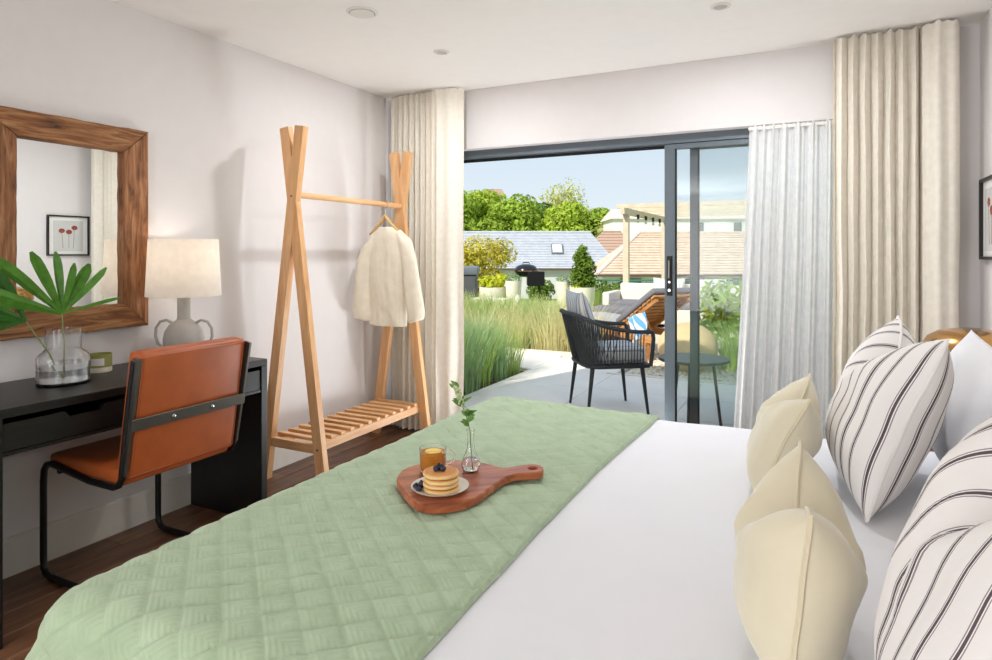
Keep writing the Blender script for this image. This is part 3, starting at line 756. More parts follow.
frame_board([(MY0, MZ0), (MY0, MZ1), (MY0 + MWL, MZ1 - MW + 0.008), (MY0 + MWL, MZ0 + MW - 0.008)], 'reclaimed_wood', 3)
frame_board([(MY1, MZ0), (MY1, MZ1), (MY1 - MW, MZ1 - MW + 0.008), (MY1 - MW, MZ0 + MW - 0.008)], 'reclaimed_wood', 4)
MB().box((0.004, MY0 + MW - 0.01, MZ0 + MW - 0.02), (0.016, MY1 - MW + 0.01, MZ1 - MW + 0.02)).build('glass', 'mirror_silver', mr, smooth=False)

# ---- table lamp
lx_, ly_ = -2.663, 2.028
lp = thing('table_lamp', 'table lamp with white drum shade and grey two-handled ceramic base', 'lamp', (lx_, ly_, DZ), R(26))
MB().lathe([(0.148, 0.565), (0.150, 0.565), (0.163, 0.30), (0.161, 0.30)], 48, closed=True).build('lamp_shade', 'lamp_linen', lp)
MB().lathe([(0.0, 0.0), (0.052, 0.0), (0.058, 0.006), (0.078, 0.035), (0.088, 0.070), (0.089, 0.100), (0.082, 0.135), (0.064, 0.165), (0.040, 0.182), (0.030, 0.190), (0.028, 0.205), (0.028, 0.318), (0.0, 0.320)], 40).build('ceramic_body', 'lamp_ceramic', lp)
for s in (-1, 1):
    pts = [(s * 0.056, 0, 0.172), (s * 0.082, 0, 0.186), (s * 0.112, 0, 0.178), (s * 0.132, 0, 0.148), (s * 0.134, 0, 0.108), (s * 0.122, 0, 0.074), (s * 0.098, 0, 0.056), (s * 0.078, 0, 0.052)]
    MB().tube(pts, 0.0068, 8).build('handle', 'lamp_ceramic', lp)
MB().tube([(0, 0, 0.315), (0, 0, 0.37)], 0.012, 10).ellips((0, 0, 0.41), (0.028, 0.028, 0.038), 14, 10).build('bulb', 'bulb_glass', lp)
sp_ = MB()
for k in range(3):
    a = 2 * PI * k / 3; sp_.tube([(0, 0, 0.36), (0.1485 * math.cos(a), 0.1485 * math.sin(a), 0.552)], 0.0018, 5)
sp_.build('shade_carrier', 'chrome', lp)
ll = bpy.data.lights.new('table_lamp_bulb', 'POINT'); lo_ = bpy.data.objects.new('table_lamp_bulb', ll); col.objects.link(lo_)
ll.energy = 0.9; ll.color = (1.0, 0.90, 0.78); ll.shadow_soft_size = 0.03; lo_.location = (lx_, ly_, DZ + 0.478)

# ---- glass vase with two palm leaves
vx, vy = -2.60, 1.455
vz = thing('glass_vase', 'clear glass vase with wide body and water on the desk', 'vase', (vx, vy, DZ))
MB().lathe([(0.0, 0.0), (0.084, 0.0), (0.088, 0.004), (0.088, 0.055), (0.086, 0.059), (0.086, 0.062), (0.088, 0.066), (0.088, 0.100), (0.083, 0.112), (0.066, 0.126), (0.060, 0.134), (0.060, 0.212),
            (0.0565, 0.212), (0.0565, 0.132), (0.062, 0.122), (0.077, 0.110), (0.082, 0.098), (0.082, 0.010), (0.0, 0.010)], 48).build('glass_body', 'rippled_glass', vz)
MB().lathe([(0.0, 0.0108), (0.0813, 0.0108), (0.0813, 0.082), (0.0, 0.082)], 40).build('water', 'water', vz)
RA = Vector((0.8933, 0.4495, 0)); FA = Vector((-0.4495, 0.8933, 0)); UP = Vector((0, 0, 1))
def palm_leaf(label, hub, blades, stem_to, mat):
    hub = Vector(hub); t = thing('palm_leaf', label, 'leaf', stem_to, 0, 'palm leaves in the glass vase')
    so = Vector(stem_to)
    MB().tube([(0, 0, 0), (hub - so) * 0.5 + Vector((0.01, 0, 0)), hub - so], [0.0032, 0.0028, 0.0024], 6).build('stem', 'stem_green', t)
    for k, (r_, u_, f_, wd) in enumerate(blades):
        wd *= 1.35
        v = (RA * r_ if r_ > 0 else Vector((0.25 * r_, 1.55 * r_, 0))) + UP * u_ + FA * f_; L = v.length; d = v.normalized()
        side = d.cross(-FA * 0.9 + UP * 0.25 + RA * 0.2 * math.sin(k * 2.1)).normalized(); nn = side.cross(d).normalized()
        mb = MB(); n = 8
        for i in range(n + 1):
            s_ = i / n
            w_ = wd * (0.18 + 0.82 * min(1, s_ / 0.55) ** 0.8) * (1 - 0.15 * sstep(0.75, 0.93, s_)) * (1 - sstep(0.93, 1.0, s_) * 0.7)
            c = hub - so + d * (L * s_) + UP * (-0.05 * L * s_ * s_)
            mb.v += [tuple(c - side * w_ / 2 - nn * w_ * 0.16), tuple(c + nn * w_ * 0.10), tuple(c + side * w_ / 2 - nn * w_ * 0.16)]
        for i in range(n):
            for j in range(2): mb.f.append((i * 3 + j, i * 3 + j + 1, i * 3 + j + 4, i * 3 + j + 3))
        mb.build('leaflet', mat, t, angle=20)
    return t
k_ = 0.00383
hub1 = (vx, vy - 0.005, 1.032)
palm_leaf('bright green fan palm leaf rising from the glass vase', hub1,
          [(-41 * k_, 63 * k_, 0.03, 0.034), (-15 * k_, 66 * k_, -0.02, 0.030), (-8 * k_, 66 * k_, 0.04, 0.030), (14 * k_, 54 * k_, -0.01, 0.024), (19 * k_, 53 * k_, 0.05, 0.034), (43 * k_, 50 * k_, 0.01, 0.026), (56 * k_, 19 * k_, 0.02, 0.011),
           (-60 * k_, 44 * k_, -0.02, 0.034), (-72 * k_, 34 * k_, 0.02, 0.030)], (vx + 0.008, vy - 0.004, DZ + 0.020), 'palm_green')
palm_leaf('darker fan palm leaf leaning left out of the glass vase', (vx - 0.03, vy - 0.115, 1.012),
          [(-20 * k_, 56 * k_, 0.03, 0.034), (-48 * k_, 50 * k_, -0.02, 0.034), (-62 * k_, 30 * k_, 0.02, 0.032), (-75 * k_, 22 * k_, -0.04, 0.030), (-80 * k_, 4 * k_, 0.03, 0.026), (-28 * k_, -10 * k_, -0.02, 0.016), (-58 * k_, -1 * k_, -0.03, 0.024)], (vx - 0.012, vy + 0.006, DZ + 0.020), 'palm_dark')
cd = thing('candle_jar', 'small olive glass candle jar with cream base on the desk', 'candle', (-2.715, 1.665, DZ))
MB().lathe([(0.0, 0.0), (0.044, 0.0), (0.046, 0.002), (0.046, 0.021), (0.0, 0.021)], 32).build('jar_foot', 'candle_wax', cd)
MB().lathe([(0.0, 0.0213), (0.046, 0.0213), (0.046, 0.075), (0.0435, 0.075), (0.0435, 0.064), (0.0, 0.064)], 32).build('jar_body', 'olive_wax', cd)
lbm = MB().grid(lambda u, v: (0.0465 * math.cos(R(-72 + 62 * u)), 0.0465 * math.sin(R(-72 + 62 * u)), 0.030 + 0.030 * v), 8, 1); lbm.build('paper_label', 'paper_white', cd)
MB().tube([(0, 0, 0.064), (0.001, 0, 0.072)], 0.001, 5).build('wick', 'wick', cd)

# ---- picture on the right wall (seen in the mirror and at the right edge)
pc = thing('framed_picture', 'square black-framed picture of three red flowers on the right wall', 'picture', (XR, 3.60, 1.425))
h_ = 0.19
MB().box((-0.025, -h_, h_ - 0.014), (-0.001, h_, h_)).box((-0.025, -h_, -h_), (-0.001, h_, -h_ + 0.014)).box((-0.025, -h_, -h_ + 0.014), (-0.001, -h_ + 0.014, h_ - 0.014)).box((-0.025, h_ - 0.014, -h_ + 0.014), (-0.001, h_, h_ - 0.014)).build('frame', 'black_frame', pc, smooth=False)
MB().box((-0.010, -h_ + 0.014, -h_ + 0.014), (-0.004, h_ - 0.014, h_ - 0.014)).build('mount', 'paper_white', pc, smooth=False)
MB().box((-0.0115, -0.135, -0.15), (-0.0100, 0.135, 0.14)).build('print', 'mat_grey', pc, smooth=False)
for y, z in ((0.055, 0.075), (0.005, 0.035), (-0.06, 0.045)):
    fb = MB()
    for k in range(7):
        a = k * 2 * PI / 7; fb.ellips((-0.0122, y + 0.017 * math.cos(a), z + 0.014 * math.sin(a)), (0.0006, 0.013, 0.009), 8, 5)
    fl_ = fb.ellips((-0.0122, y, z), (0.0006, 0.012, 0.012), 8, 5).build('flower', 'flower_ink', pc)
    MB().tube([(-0.0121, y, z), (-0.0121, y * 0.8, -0.12)], 0.0018, 5).build('flower_stem', 'stem_ink', fl_)

# ---- brass bedside lamp on a bedside table beyond the bed
bt = thing('bedside_table', 'small walnut bedside table hidden beyond the bed by the right wall', 'table', (0.50, 3.02, 0))
MB().rbox((-0.20, -0.22, 0.50), (0.20, 0.22, 0.53), 0.004, 1).build('table_top', 'walnut', bt)
MB().rbox((-0.18, -0.20, 0.30), (0.18, 0.20, 0.50), 0.004, 1).build('drawer_case', 'walnut', bt)
for sx in (-1, 1):
    for sy in (-1, 1): MB().tube([(sx * 0.165, sy * 0.185, 0.30), (sx * 0.165, sy * 0.185, 0)], [0.016, 0.010], 8).build('leg', 'walnut', bt)
bl = thing('dome_lamp', 'brass dome lamp on the bedside table beyond the pillows', 'lamp', (0.535, 3.02, 0.53))
MB().lathe([(0.0, 0.445), (0.06, 0.443), (0.115, 0.432), (0.150, 0.410), (0.169, 0.378), (0.174, 0.340), (0.172, 0.325), (0.169, 0.325), (0.170, 0.345), (0.163, 0.378), (0.143, 0.405), (0.105, 0.427), (0.0, 0.438)], 40).build('dome_shade', 'brass', bl, angle=60)
MB().lathe([(0.0, 0.0), (0.085, 0.0), (0.085, 0.012), (0.02, 0.018), (0.011, 0.03), (0.011, 0.437), (0.0, 0.437)], 28).build('stand', 'brass', bl)

# ================================================================== CLOTHES RACK
rk = thing('clothes_rack', 'pale wooden A-frame clothes rack with a slatted shoe shelf', 'clothes rack', (-2.55, 3.14, 0))
ro = Vector((-2.55, 3.14, 0))
def lr(mb): mb.v = [tuple(Vector(p) - ro) for p in mb.v]; return mb
FX = lambda z: -2.352 - 0.139 * z       # front leg centre line
BXl = lambda z: -2.780 + 0.138 * z      # back leg centre line
for y in (2.635, 3.645):
    s = 1 if y < 3 else -1
    lr(MB().bar((FX(0), y + 0.0015 * s, 0.0), (FX(1.955), y + 0.0015 * s, 1.955), 0.062, 0.036, (0, 1, 0))).build('leg', 'pale_ash', rk, smooth=False)
    lr(MB().bar((BXl(0), y, 0.0), (BXl(1.955), y, 1.955), 0.062, 0.0385, (0, 1, 0))).build('leg', 'pale_ash', rk, smooth=False)
    lr(MB().box((BXl(.22) - 0.01, y - 0.016 , 0.190), (FX(.22) + 0.006, y + 0.016, 0.238))).build('end_rail', 'pale_ash_short', rk, smooth=False)
    for z in (0.214, 1.575):
        lr(MB().tube([((FX(z) if z < 1 else -2.565), y - s * 0.0215, z), ((FX(z) if z < 1 else -2.565), y - s * 0.018, z)], 0.006, 8)).build('bolt', 'walnut', rk)
lr(MB().tube([(-2.563, 2.62, 1.585), (-2.563, 3.66, 1.585)], 0.017, 14)).build('hanging_rail', 'pale_ash_long', rk)
xf, xb = FX(.22) - 0.035, BXl(.22) + 0.035
for x in (xf, xb): lr(MB().box((x - 0.014, 2.650, 0.190), (x + 0.014, 3.630, 0.236))).build('shelf_rail', 'pale_ash_long', rk, smooth=False)
sm_ = MB().rbox((-(xf - xb) / 2 - 0.012, -0.018, -0.009), ((xf - xb) / 2 + 0.012, 0.018, 0.009), 0.002, 1).mesh('slat', 'pale_ash_short', False)
for k in range(12): part('slat', sm_, rk, Vector(((xf + xb) / 2, 2.690 + k * 0.0818, 0.2455)) - ro)

hg = thing('coat_hanger', 'wooden coat hanger with wire hook on the rack rail', 'hanger', (-2.563, 3.46, 1.45))
hk = [(0.022 * math.sin(a), 0, 0.1335 + 0.0005 + 0.022 * math.cos(a)) for a in [R(v) for v in range(-100, 171, 18)]]
MB().tube(hk + [(0.001, 0, 0.105), (0, 0, 0.085), (0, 0, 0.055)], 0.0018, 6).build('hook', 'chrome', hg)
arms = []
for i in range(-10, 11):
    a = i / 10; arms.append((a * 0.128, 0, 0.060 - 0.122 * abs(a) ** 0.85))
MB().tube(arms, [0.007 + 0.006 * (1 - abs(i) / 10) for i in range(-10, 11)], 8).build('hanger_arm', 'hanger_wood', hg)

def loft(mb, secs, n=20):
    base = len(mb.v)
    for c, ax, ay in secs:
        for k in range(n):
            a = 2 * PI * k / n; mb.v.append(tuple(Vector(c) + Vector(ax) * math.cos(a) + Vector(ay) * math.sin(a)))
    m = len(secs)
    for i in range(m - 1):
        for k in range(n): mb.f.append((base + i * n + k, base + i * n + (k + 1) % n, base + (i + 1) * n + (k + 1) % n, base + (i + 1) * n + k))
    mb.f.append(tuple(base + k for k in range(n))[::-1]); mb.f.append(tuple(base + (m - 1) * n + k for k in range(n)))
sw = MB()
loft(sw, [((0.0, 0, 0.040), (0.064, 0, 0), (0, 0.026, 0)), ((0.0, 0, 0.020), (0.082, 0, 0), (0, 0.030, 0)), ((0.0, 0, 0.0), (0.118, 0, 0), (0, 0.034, 0)), ((0, 0, -0.035), (0.150, 0, 0), (0, 0.038, 0)), ((0, 0, -0.15), (0.158, 0, 0), (0, 0.042, 0)),
          ((-0.005, 0, -0.35), (0.160, 0, 0), (0, 0.044, 0)), ((-0.005, 0, -0.52), (0.160, 0, 0), (0, 0.046, 0)), ((0.0, 0, -0.60), (0.156, 0, 0), (0, 0.044, 0)), ((0.0, 0, -0.655), (0.150, 0, 0), (0, 0.040, 0))], 28)
for s in (-1, 1):
    loft(sw, [((s * 0.09, 0, -0.015), (0.01, 0, 0.040), (0, 0.028, 0)), ((s * 0.145, -0.004, -0.075), (0.050, 0, 0.020), (0, 0.036, 0)), ((s * 0.185, -0.012, -0.20), (0.056, 0, 0.008), (0, 0.040, 0)), ((s * (0.206 + 0.008 * s), -0.020, -0.38), (0.060, 0, 0.006), (0, 0.040, 0)),
              ((s * (0.218 + 0.018 * s), -0.022, -0.52), (0.064, 0, 0.012 * s), (0, 0.040, 0)), ((s * (0.222 + 0.022 * s), -0.022, -0.575), (0.064, 0, 0.014 * s), (0, 0.038, 0)), ((s * (0.222 + 0.024 * s), -0.022, -0.615), (0.058, 0, 0.016 * s), (0, 0.034, 0))], 20)
for i, (x, y, z) in enumerate(sw.v):
    k9 = sstep(0.0, -0.6, z) if z < 0 else 0
    sw.v[i] = (x + 0.008 * mnoise.noise((x * 9, z * 9, 1)), y + (0.010 + 0.016 * k9) * mnoise.noise((x * 17, z * 3, 2)), z + 0.012 * k9 * mnoise.noise((x * 12, 3, 1)))
swo = tag(sw.build('sweater', 'wool_cream', None, (-2.545, 3.46, 1.398)), 'cream knitted sweater hanging from the clothes rack', 'sweater')
rm = swo.modifiers.new('remesh', 'REMESH'); rm.mode = 'VOXEL'; rm.voxel_size = 0.006; rm.use_smooth_shade = True
smd = swo.modifiers.new('smooth', 'SMOOTH'); smd.iterations = 5; smd.factor = 0.5
swo.rotation_euler = (0, 0, R(6)); swo.scale = (0.93, 1.0, 0.94)

# ================================================================== BREAKFAST BOARD
ZT = 0.6262
bx_, by_ = -0.87, 1.48
ol = [(-0.098, -0.14), (-0.150, -0.119), (-0.185, -0.077), (-0.200, -0.012), (-0.196, 0.05), (-0.165, 0.105), (-0.128, 0.138), (-0.092, 0.165), (-0.094, 0.205), (-0.100, 0.245), (-0.088, 0.272), (-0.058, 0.276), (-0.030, 0.258), (-0.030, 0.213), (-0.030, 0.178), (-0.002, 0.134), (0.054, 0.082), (0.103, 0.032), (0.128, -0.015), (0.131, -0.067), (0.11, -0.108), (0.065, -0.127), (-0.002, -0.137), (-0.055, -0.143)]
so_ = smooth_outline(ol, 3)
hc_ = (-0.063, 0.245); hr = 0.013
ki = 12 * 3 - 3
ring = [(hc_[0] + hr * math.cos(a), hc_[1] + hr * math.sin(a)) for a in [PI / 2 - 2 * PI * q / 18 * -1 for q in range(19)]]
best = min(range(len(so_)), key=lambda i: (so_[i][0] - ring[0][0]) ** 2 + (so_[i][1] - ring[0][1]) ** 2)
area = sum(so_[i][0] * so_[(i + 1) % len(so_)][1] - so_[(i + 1) % len(so_)][0] * so_[i][1] for i in range(len(so_)))
rr_ = ring if area < 0 else ring[::-1]
rr_ = rr_[:-1] + [(rr_[-1][0] + 1e-5, rr_[-1][1])]
outl = so_[:best + 1] + rr_ + [(so_[best][0] + 1e-5, so_[best][1])] + so_[best + 1:]
cb = slab(MB(), outl, 0.0, 0.022, 0.003)
cbo = tag(cb.build('serving_board', 'acacia', None, (bx_, by_, ZT), angle=35), 'reddish acacia serving board with a pierced handle on the green throw', 'board')
cbo.rotation_euler = (0, 0, R(-47))
ZS = ZT + 0.0222
pt = tag(MB().lathe([(0.0, 0.0), (0.045, 0.0), (0.050, 0.002), (0.070, 0.0085), (0.075, 0.0125), (0.0755, 0.0135), (0.073, 0.0135), (0.066, 0.0105), (0.048, 0.0055), (0.0, 0.005)], 48).build('plate', 'plate_glaze', None, (-0.882, 1.428, ZS)),
         'small off-white plate under the pancakes on the serving board', 'plate')
pz = ZS + 0.0055; pk = []
names = ['bottom pancake of the stack resting on the plate', 'second pancake from the bottom of the stack', 'third pancake from the bottom of the stack', 'golden top pancake of the stack, under the blueberries']
for k in range(4):
    r_ = [0.047, 0.0475, 0.046, 0.0475][k]; h2 = 0.0062
    mb = MB().lathe([(0.0, -h2), (r_ * 0.86, -h2), (r_ * 0.97, -h2 * 0.6), (r_, 0.0), (r_ * 0.97, h2 * 0.6), (r_ * 0.86, h2), (0.0, h2 * 1.02)], 30)
    for i, (x, y, z) in enumerate(mb.v):
        f = 1 + 0.05 * mnoise.noise((x * 40 + k * 5, y * 40, k)); mb.v[i] = (x * f, y * f, z)
    o = tag(mb.build('pancake', 'pancake', None, (-0.872 + [0.002, -0.002, 0.003, -0.002][k], 1.416 + [0, 0.003, -0.002, 0.002][k], pz + h2 + k * 0.0126), angle=60), names[k], 'pancake', 'pancakes stacked on the plate')
ptop = pz + 4 * 0.0126
bmesh_ = MB().ellips((0, 0, 0), (0.0085, 0.0085, 0.0076), 14, 10).mesh('blueberry', 'blueberry_skin')
crown = MB().lathe([(0.0024, 0.0072), (0.0036, 0.0088), (0.0028, 0.0088), (0.0018, 0.0076)], 8, closed=True).mesh('crown', 'blueberry_crown')
for k, (x, y, z, lbl) in enumerate([(-0.881, 1.407, ptop + 0.0068, 'left blueberry of the three on top of the pancake stack'), (-0.866, 1.4155, ptop + 0.0068, 'right blueberry of the three on top of the pancake stack'), (-0.881, 1.424, ptop + 0.0068, 'rear blueberry of the three on top of the pancake stack'),
                                    (-0.9155, 1.378, ZS + 0.0128, 'front blueberry lying on the plate by the pancakes'), (-0.9325, 1.3905, ZS + 0.0132, 'leftmost blueberry lying on the plate rim'), (-0.9185, 1.3965, ZS + 0.0205, 'blueberry on top of the little heap on the plate'), (-0.9285, 1.409, ZS + 0.0125, 'rear blueberry lying on the plate beside the pancakes')]):
    t = thing('blueberry', lbl, 'blueberry', (x, y, z), 0, 'blueberries of the breakfast')
    t.rotation_euler = (0.4 * math.sin(k * 3), 0.5 * math.cos(k * 2), k)
    part('berry', bmesh_, t); part('crown', crown, t)
cu = thing('tea_glass', 'clear glass cup of amber tea on the serving board', 'cup', (-0.978, 1.545, ZS), R(28))
MB().lathe([(0.0, 0.0), (0.034, 0.0), (0.037, 0.004), (0.0385, 0.066), (0.0368, 0.066), (0.0353, 0.007), (0.0, 0.005)], 36).build('glass_body', 'clear_glass', cu)
MB().lathe([(0.0, 0.0055), (0.0347, 0.0075), (0.0362, 0.0545), (0.0, 0.0545)], 36).build('tea', 'orange_tea', cu)
MB().tube([(0.0375, 0, 0.054), (0.050, 0, 0.056), (0.060, 0, 0.046), (0.061, 0, 0.032), (0.052, 0, 0.020), (0.0368, 0, 0.016)], 0.0032, 8).build('handle', 'clear_glass', cu)
lm = thing('lemon_slice', 'round lemon slice floating in the amber tea', 'lemon', (-0.975, 1.543, ZS + 0.0548))
MB().lathe([(0.0, 0.0), (0.0215, 0.0), (0.0215, 0.003), (0.0, 0.003)], 24).build('flesh', 'lemon_flesh', lm)
MB().lathe([(0.0217, 0.0), (0.0245, 0.0), (0.0245, 0.003), (0.0217, 0.003)], 24, closed=True).build('rind', 'lemon_rind', lm)
bv = thing('bud_vase', 'small clear glass bud vase standing on the serving board', 'vase', (-0.880, 1.590, ZS))
MB().lathe([(0.0, 0.0), (0.016, 0.0), (0.022, 0.003), (0.0265, 0.012), (0.0275, 0.022), (0.025, 0.034), (0.018, 0.048), (0.012, 0.064), (0.0095, 0.082), (0.0098, 0.110), (0.0118, 0.118),
            (0.0104, 0.118), (0.0084, 0.109), (0.0080, 0.082), (0.0103, 0.065), (0.0163, 0.048), (0.0232, 0.034), (0.0257, 0.022), (0.0247, 0.012), (0.0205, 0.006), (0.0, 0.005)], 32).build('glass_body', 'clear_glass', bv)
MB().lathe([(0.0, 0.0055), (0.0200, 0.0064), (0.0242, 0.012), (0.0252, 0.022), (0.0227, 0.034), (0.0, 0.034)], 28).build('water', 'water', bv)
sg = thing('flower_sprig', 'leafy green sprig with a pale flower spike in the bud vase', 'sprig', (-0.880, 1.590, ZS + 0.008))
def im(r_, u_, f_=0.0): return RA * r_ + UP * u_ + FA * f_
stem_pts = [im(0.004, 0.0), im(0.0, 0.055), im(-0.002, 0.105), im(-0.010, 0.138), im(-0.024, 0.178), im(-0.034, 0.210), im(-0.044, 0.235)]
MB().tube(stem_pts, [0.0015, 0.0015, 0.0014, 0.0013, 0.0012, 0.001, 0.0008], 6).build('stem', 'stem_green', sg)
rnd = random.Random(4)
def small_leaf(base, d, L, w):
    d = d.normalized(); side = d.cross(Vector((rnd.uniform(-.4, .4), -0.9, 0.5))).normalized(); nn = side.cross(d)
    mb = MB()
    for i in range(6):
        s_ = i / 5; ww = w * math.sin(PI * min(0.97, max(0.06, s_ ** 0.8))); c = base + d * L * s_ - UP * (0.25 * L * s_ * s_)
        mb.v += [tuple(c - side * ww / 2), tuple(c - nn * ww * 0.15), tuple(c + side * ww / 2)]
    for i in range(5):
        for j in range(2): mb.f.append((i * 3 + j, i * 3 + j + 1, i * 3 + j + 4, i * 3 + j + 3))
    mb.build('leaf', 'sprig_leaf', sg)
for k in range(22):
    s_ = rnd.uniform(0.02, 0.6) ** 0.9; q = 2.3 + s_ * 3.2; i = int(q); b_ = stem_pts[i].lerp(stem_pts[min(i + 1, 6)], q - i)
    a = k * 2.4; small_leaf(b_, im(math.cos(a) * 0.9, 0.75, math.sin(a) * 0.6), rnd.uniform(0.024, 0.042), rnd.uniform(0.009, 0.014))
for r_, u_ in ((-0.040, 0.230), (-0.048, 0.234), (-0.052, 0.226)): small_leaf(im(r_ + 0.006, u_), im(-0.5 + 10 * (r_ + 0.045), 0.7, 0.2), 0.026, 0.010)
bd = MB()
for k in range(26):
    q = 3.9 + 1.9 * k / 26; i = min(int(q), 5); b_ = stem_pts[i].lerp(stem_pts[i + 1], q - i); a = k * 2.4
    bd.ellips(b_ + im(0.007 * math.cos(a), 0, 0.007 * math.sin(a)), (0.0036, 0.0036, 0.0042), 7, 5)
bd.build('flower_spike', 'sprig_bud', sg)

# ================================================================== OUTSIDE
struct(MB().box((OX0, YB, -0.018), (OX1, 3.984, 0.002)).build('trim_2', 'aluminium_grey', smooth=False))
GA = R(26.71)
def garden(a, b): return (a * math.cos(GA) - b * math.sin(GA), a * math.sin(GA) + b * math.cos(GA))
def gz(x, y):
    d = math.hypot(x, y)
    return -0.13 - 2.4 * sstep(19, 32, d) + 1.5 * sstep(46, 62, d) + 7.0 * sstep(75, 125, d)
def terr(u, v):
    x = -130 + 200 * u; y = 4.25 + 170 * v ** 1.6
    return (x, y, gz(x, y))
struct(MB().grid(terr, 90, 60).build('ground', 'meadow'))

pat = struct(MB().box((-2.80, 4.215, -0.13), (2.4, 7.38, -0.045)).box((-7.0, 6.42, -0.13), (-2.80, 7.38, -0.045)).build('patio', 'concrete_screed', smooth=False))
sl_cache = {}
def slabpiece(x0, y0, x1, y1):
    key = (round(x1 - x0, 3), round(y1 - y0, 3))
    if key not in sl_cache: sl_cache[key] = MB().rbox((0.0025, 0.0025, 0), (key[0] - 0.0025, key[1] - 0.0025, 0.043), 0.003, 1).mesh('paving_slab', 'patio_porcelain', False)
    part('paving_slab', sl_cache[key], pat, (x0, y0, -0.045))
for i in range(6):
    for j in range(4):
        x0 = -2.80 + 0.9 * i; y0 = 4.22 + 0.76 * j
        if x0 > -2.0 and y0 > 6.3: continue
        slabpiece(x0, y0, min(x0 + 0.9, 2.4), min(y0 + 0.76, 7.38))
for i in range(5): slabpiece(-2.80 - 0.84 * (i + 1), 6.42, -2.80 - 0.84 * i, 7.38)
kb = struct(MB().box((-7.0, 7.38, -0.13), (-1.86, 7.50, 0.03)).build('kerb_stone', 'kerb_stone', smooth=False))
kb2 = struct(MB().box((-1.98, 6.50, -0.13), (2.4, 6.56, 0.004)).build('kerb_edging', 'kerb_stone', smooth=False))
struct(MB().box((-7.2, 4.215, -0.13), (-2.805, 6.415, -0.04)).build('planting_bed', 'soil', smooth=False))
struct(MB().box((-9.0, 7.505, -0.13), (-2.4, 12.2, -0.03)).build('planting_bed', 'soil', smooth=False))
struct(MB().box((-2.39, 7.505, -0.13), (2.4, 12.2, -0.035)).box((-1.85, 6.565, -0.13), (2.4, 7.5, -0.035)).build('gravel_bed', 'gravel', smooth=False))
pb = MB(); rg = random.Random(12)
for k in range(2600):
    x, y = (rg.uniform(-1.82, 0.2), rg.uniform(6.58, 7.5)) if k < 1500 else (rg.uniform(-2.35, 0.2), rg.uniform(7.5, 9.0))
    r = rg.uniform(0.012, 0.026); c = Vector((x, y, -0.035 + r * 0.4))
    vs_ = [c + Vector((r, 0, 0)), c + Vector((0, r * rg.uniform(.7, 1.2), 0)), c + Vector((-r, 0, 0)), c + Vector((0, -r, 0)), c + Vector((r * .2, 0, r * .7)), c - Vector((0, 0, r * .7))]
    pb.add(vs_, [(0, 1, 4), (1, 2, 4), (2, 3, 4), (3, 0, 4), (1, 0, 5), (2, 1, 5), (3, 2, 5), (0, 3, 5)])
tag(pb.build('pebbles', 'kerb_stone', smooth=False), 'loose pale pebbles spread beside the patio', 'pebbles', None, 'stuff')

# ---- tall grasses
def grass_mesh(name, mat, n, h, spread, seed, w=0.009, lean=0.5):
    r = random.Random(seed); mb = MB()
    for k in range(n):
        a = r.uniform(0, 2 * PI); rad = spread * math.sqrt(r.random()) * 0.45; x, y = rad * math.cos(a), rad * math.sin(a)
        H = h * r.uniform(0.55, 1.0); b = a + r.uniform(-0.8, 0.8); ln = lean * H * r.uniform(0.25, 1.0); ww = w * r.uniform(0.7, 1.3)
        sx, sy = -math.sin(b + r.uniform(-1, 1)), math.cos(b + r.uniform(-1, 1)); base = len(mb.v)
        for i in range(5):
            s = i / 4; px = x + math.cos(b) * ln * s ** 2.1; py = y + math.sin(b) * ln * s ** 2.1; pz = H * (s - 0.16 * s ** 3 * (ln / H) * 2)
            w_ = ww * (1 - s ** 1.6) + 0.0008
            mb.v += [(px - sx * w_ / 2, py - sy * w_ / 2, pz), (px + sx * w_ / 2, py + sy * w_ / 2, pz)]
        for i in range(4): mb.f.append((base + 2 * i, base + 2 * i + 1, base + 2 * i + 3, base + 2 * i + 2))
    return mb.mesh(name, mat)
GM = {'deep': [grass_mesh('grass_clump', 'grass_deep', 420, 0.92, 0.58, s, 0.0062, 0.46) for s in (1, 2, 3)],
      'green': [grass_mesh('grass_clump', 'grass_green', 400, 0.74, 0.64, s, 0.0070, 0.55) for s in (4, 5, 6)],
      'straw': [grass_mesh('grass_clump', 'grass_straw', 340, 0.78, 0.60, s, 0.0060, 0.6) for s in (7, 8)]}
def clump(kind, k, x, y, z, s, label, group):
    ms = GM[kind]; o = bpy.data.objects.new('grass_clump', ms[k % len(ms)]); col.objects.link(o)
    o.location = (x, y, z); o.rotation_euler = (0, 0, k * 1.7); o.scale = (s, s, s)
    tag(o, label, 'grass', group)
rg = random.Random(5); k = 0
for i in range(5):
    for j in range(5):
        x = -3.08 - 0.40 * i + rg.uniform(-.05, .05); y = 4.75 + 0.36 * j + rg.uniform(-.07, .07) + 0.1 * (i % 2)
        if y > 6.3: y = 6.25
        k += 1; clump('deep' if (i + 2 * j) % 4 else 'green', k, x, y, -0.04, rg.uniform(0.78, 1.0), ('tall blue-green grass clump in the shaded bed left of the patio' if (i + 2 * j) % 4 else 'shorter yellow-green grass clump in the shaded bed left of the patio'), 'grasses in the shaded bed')
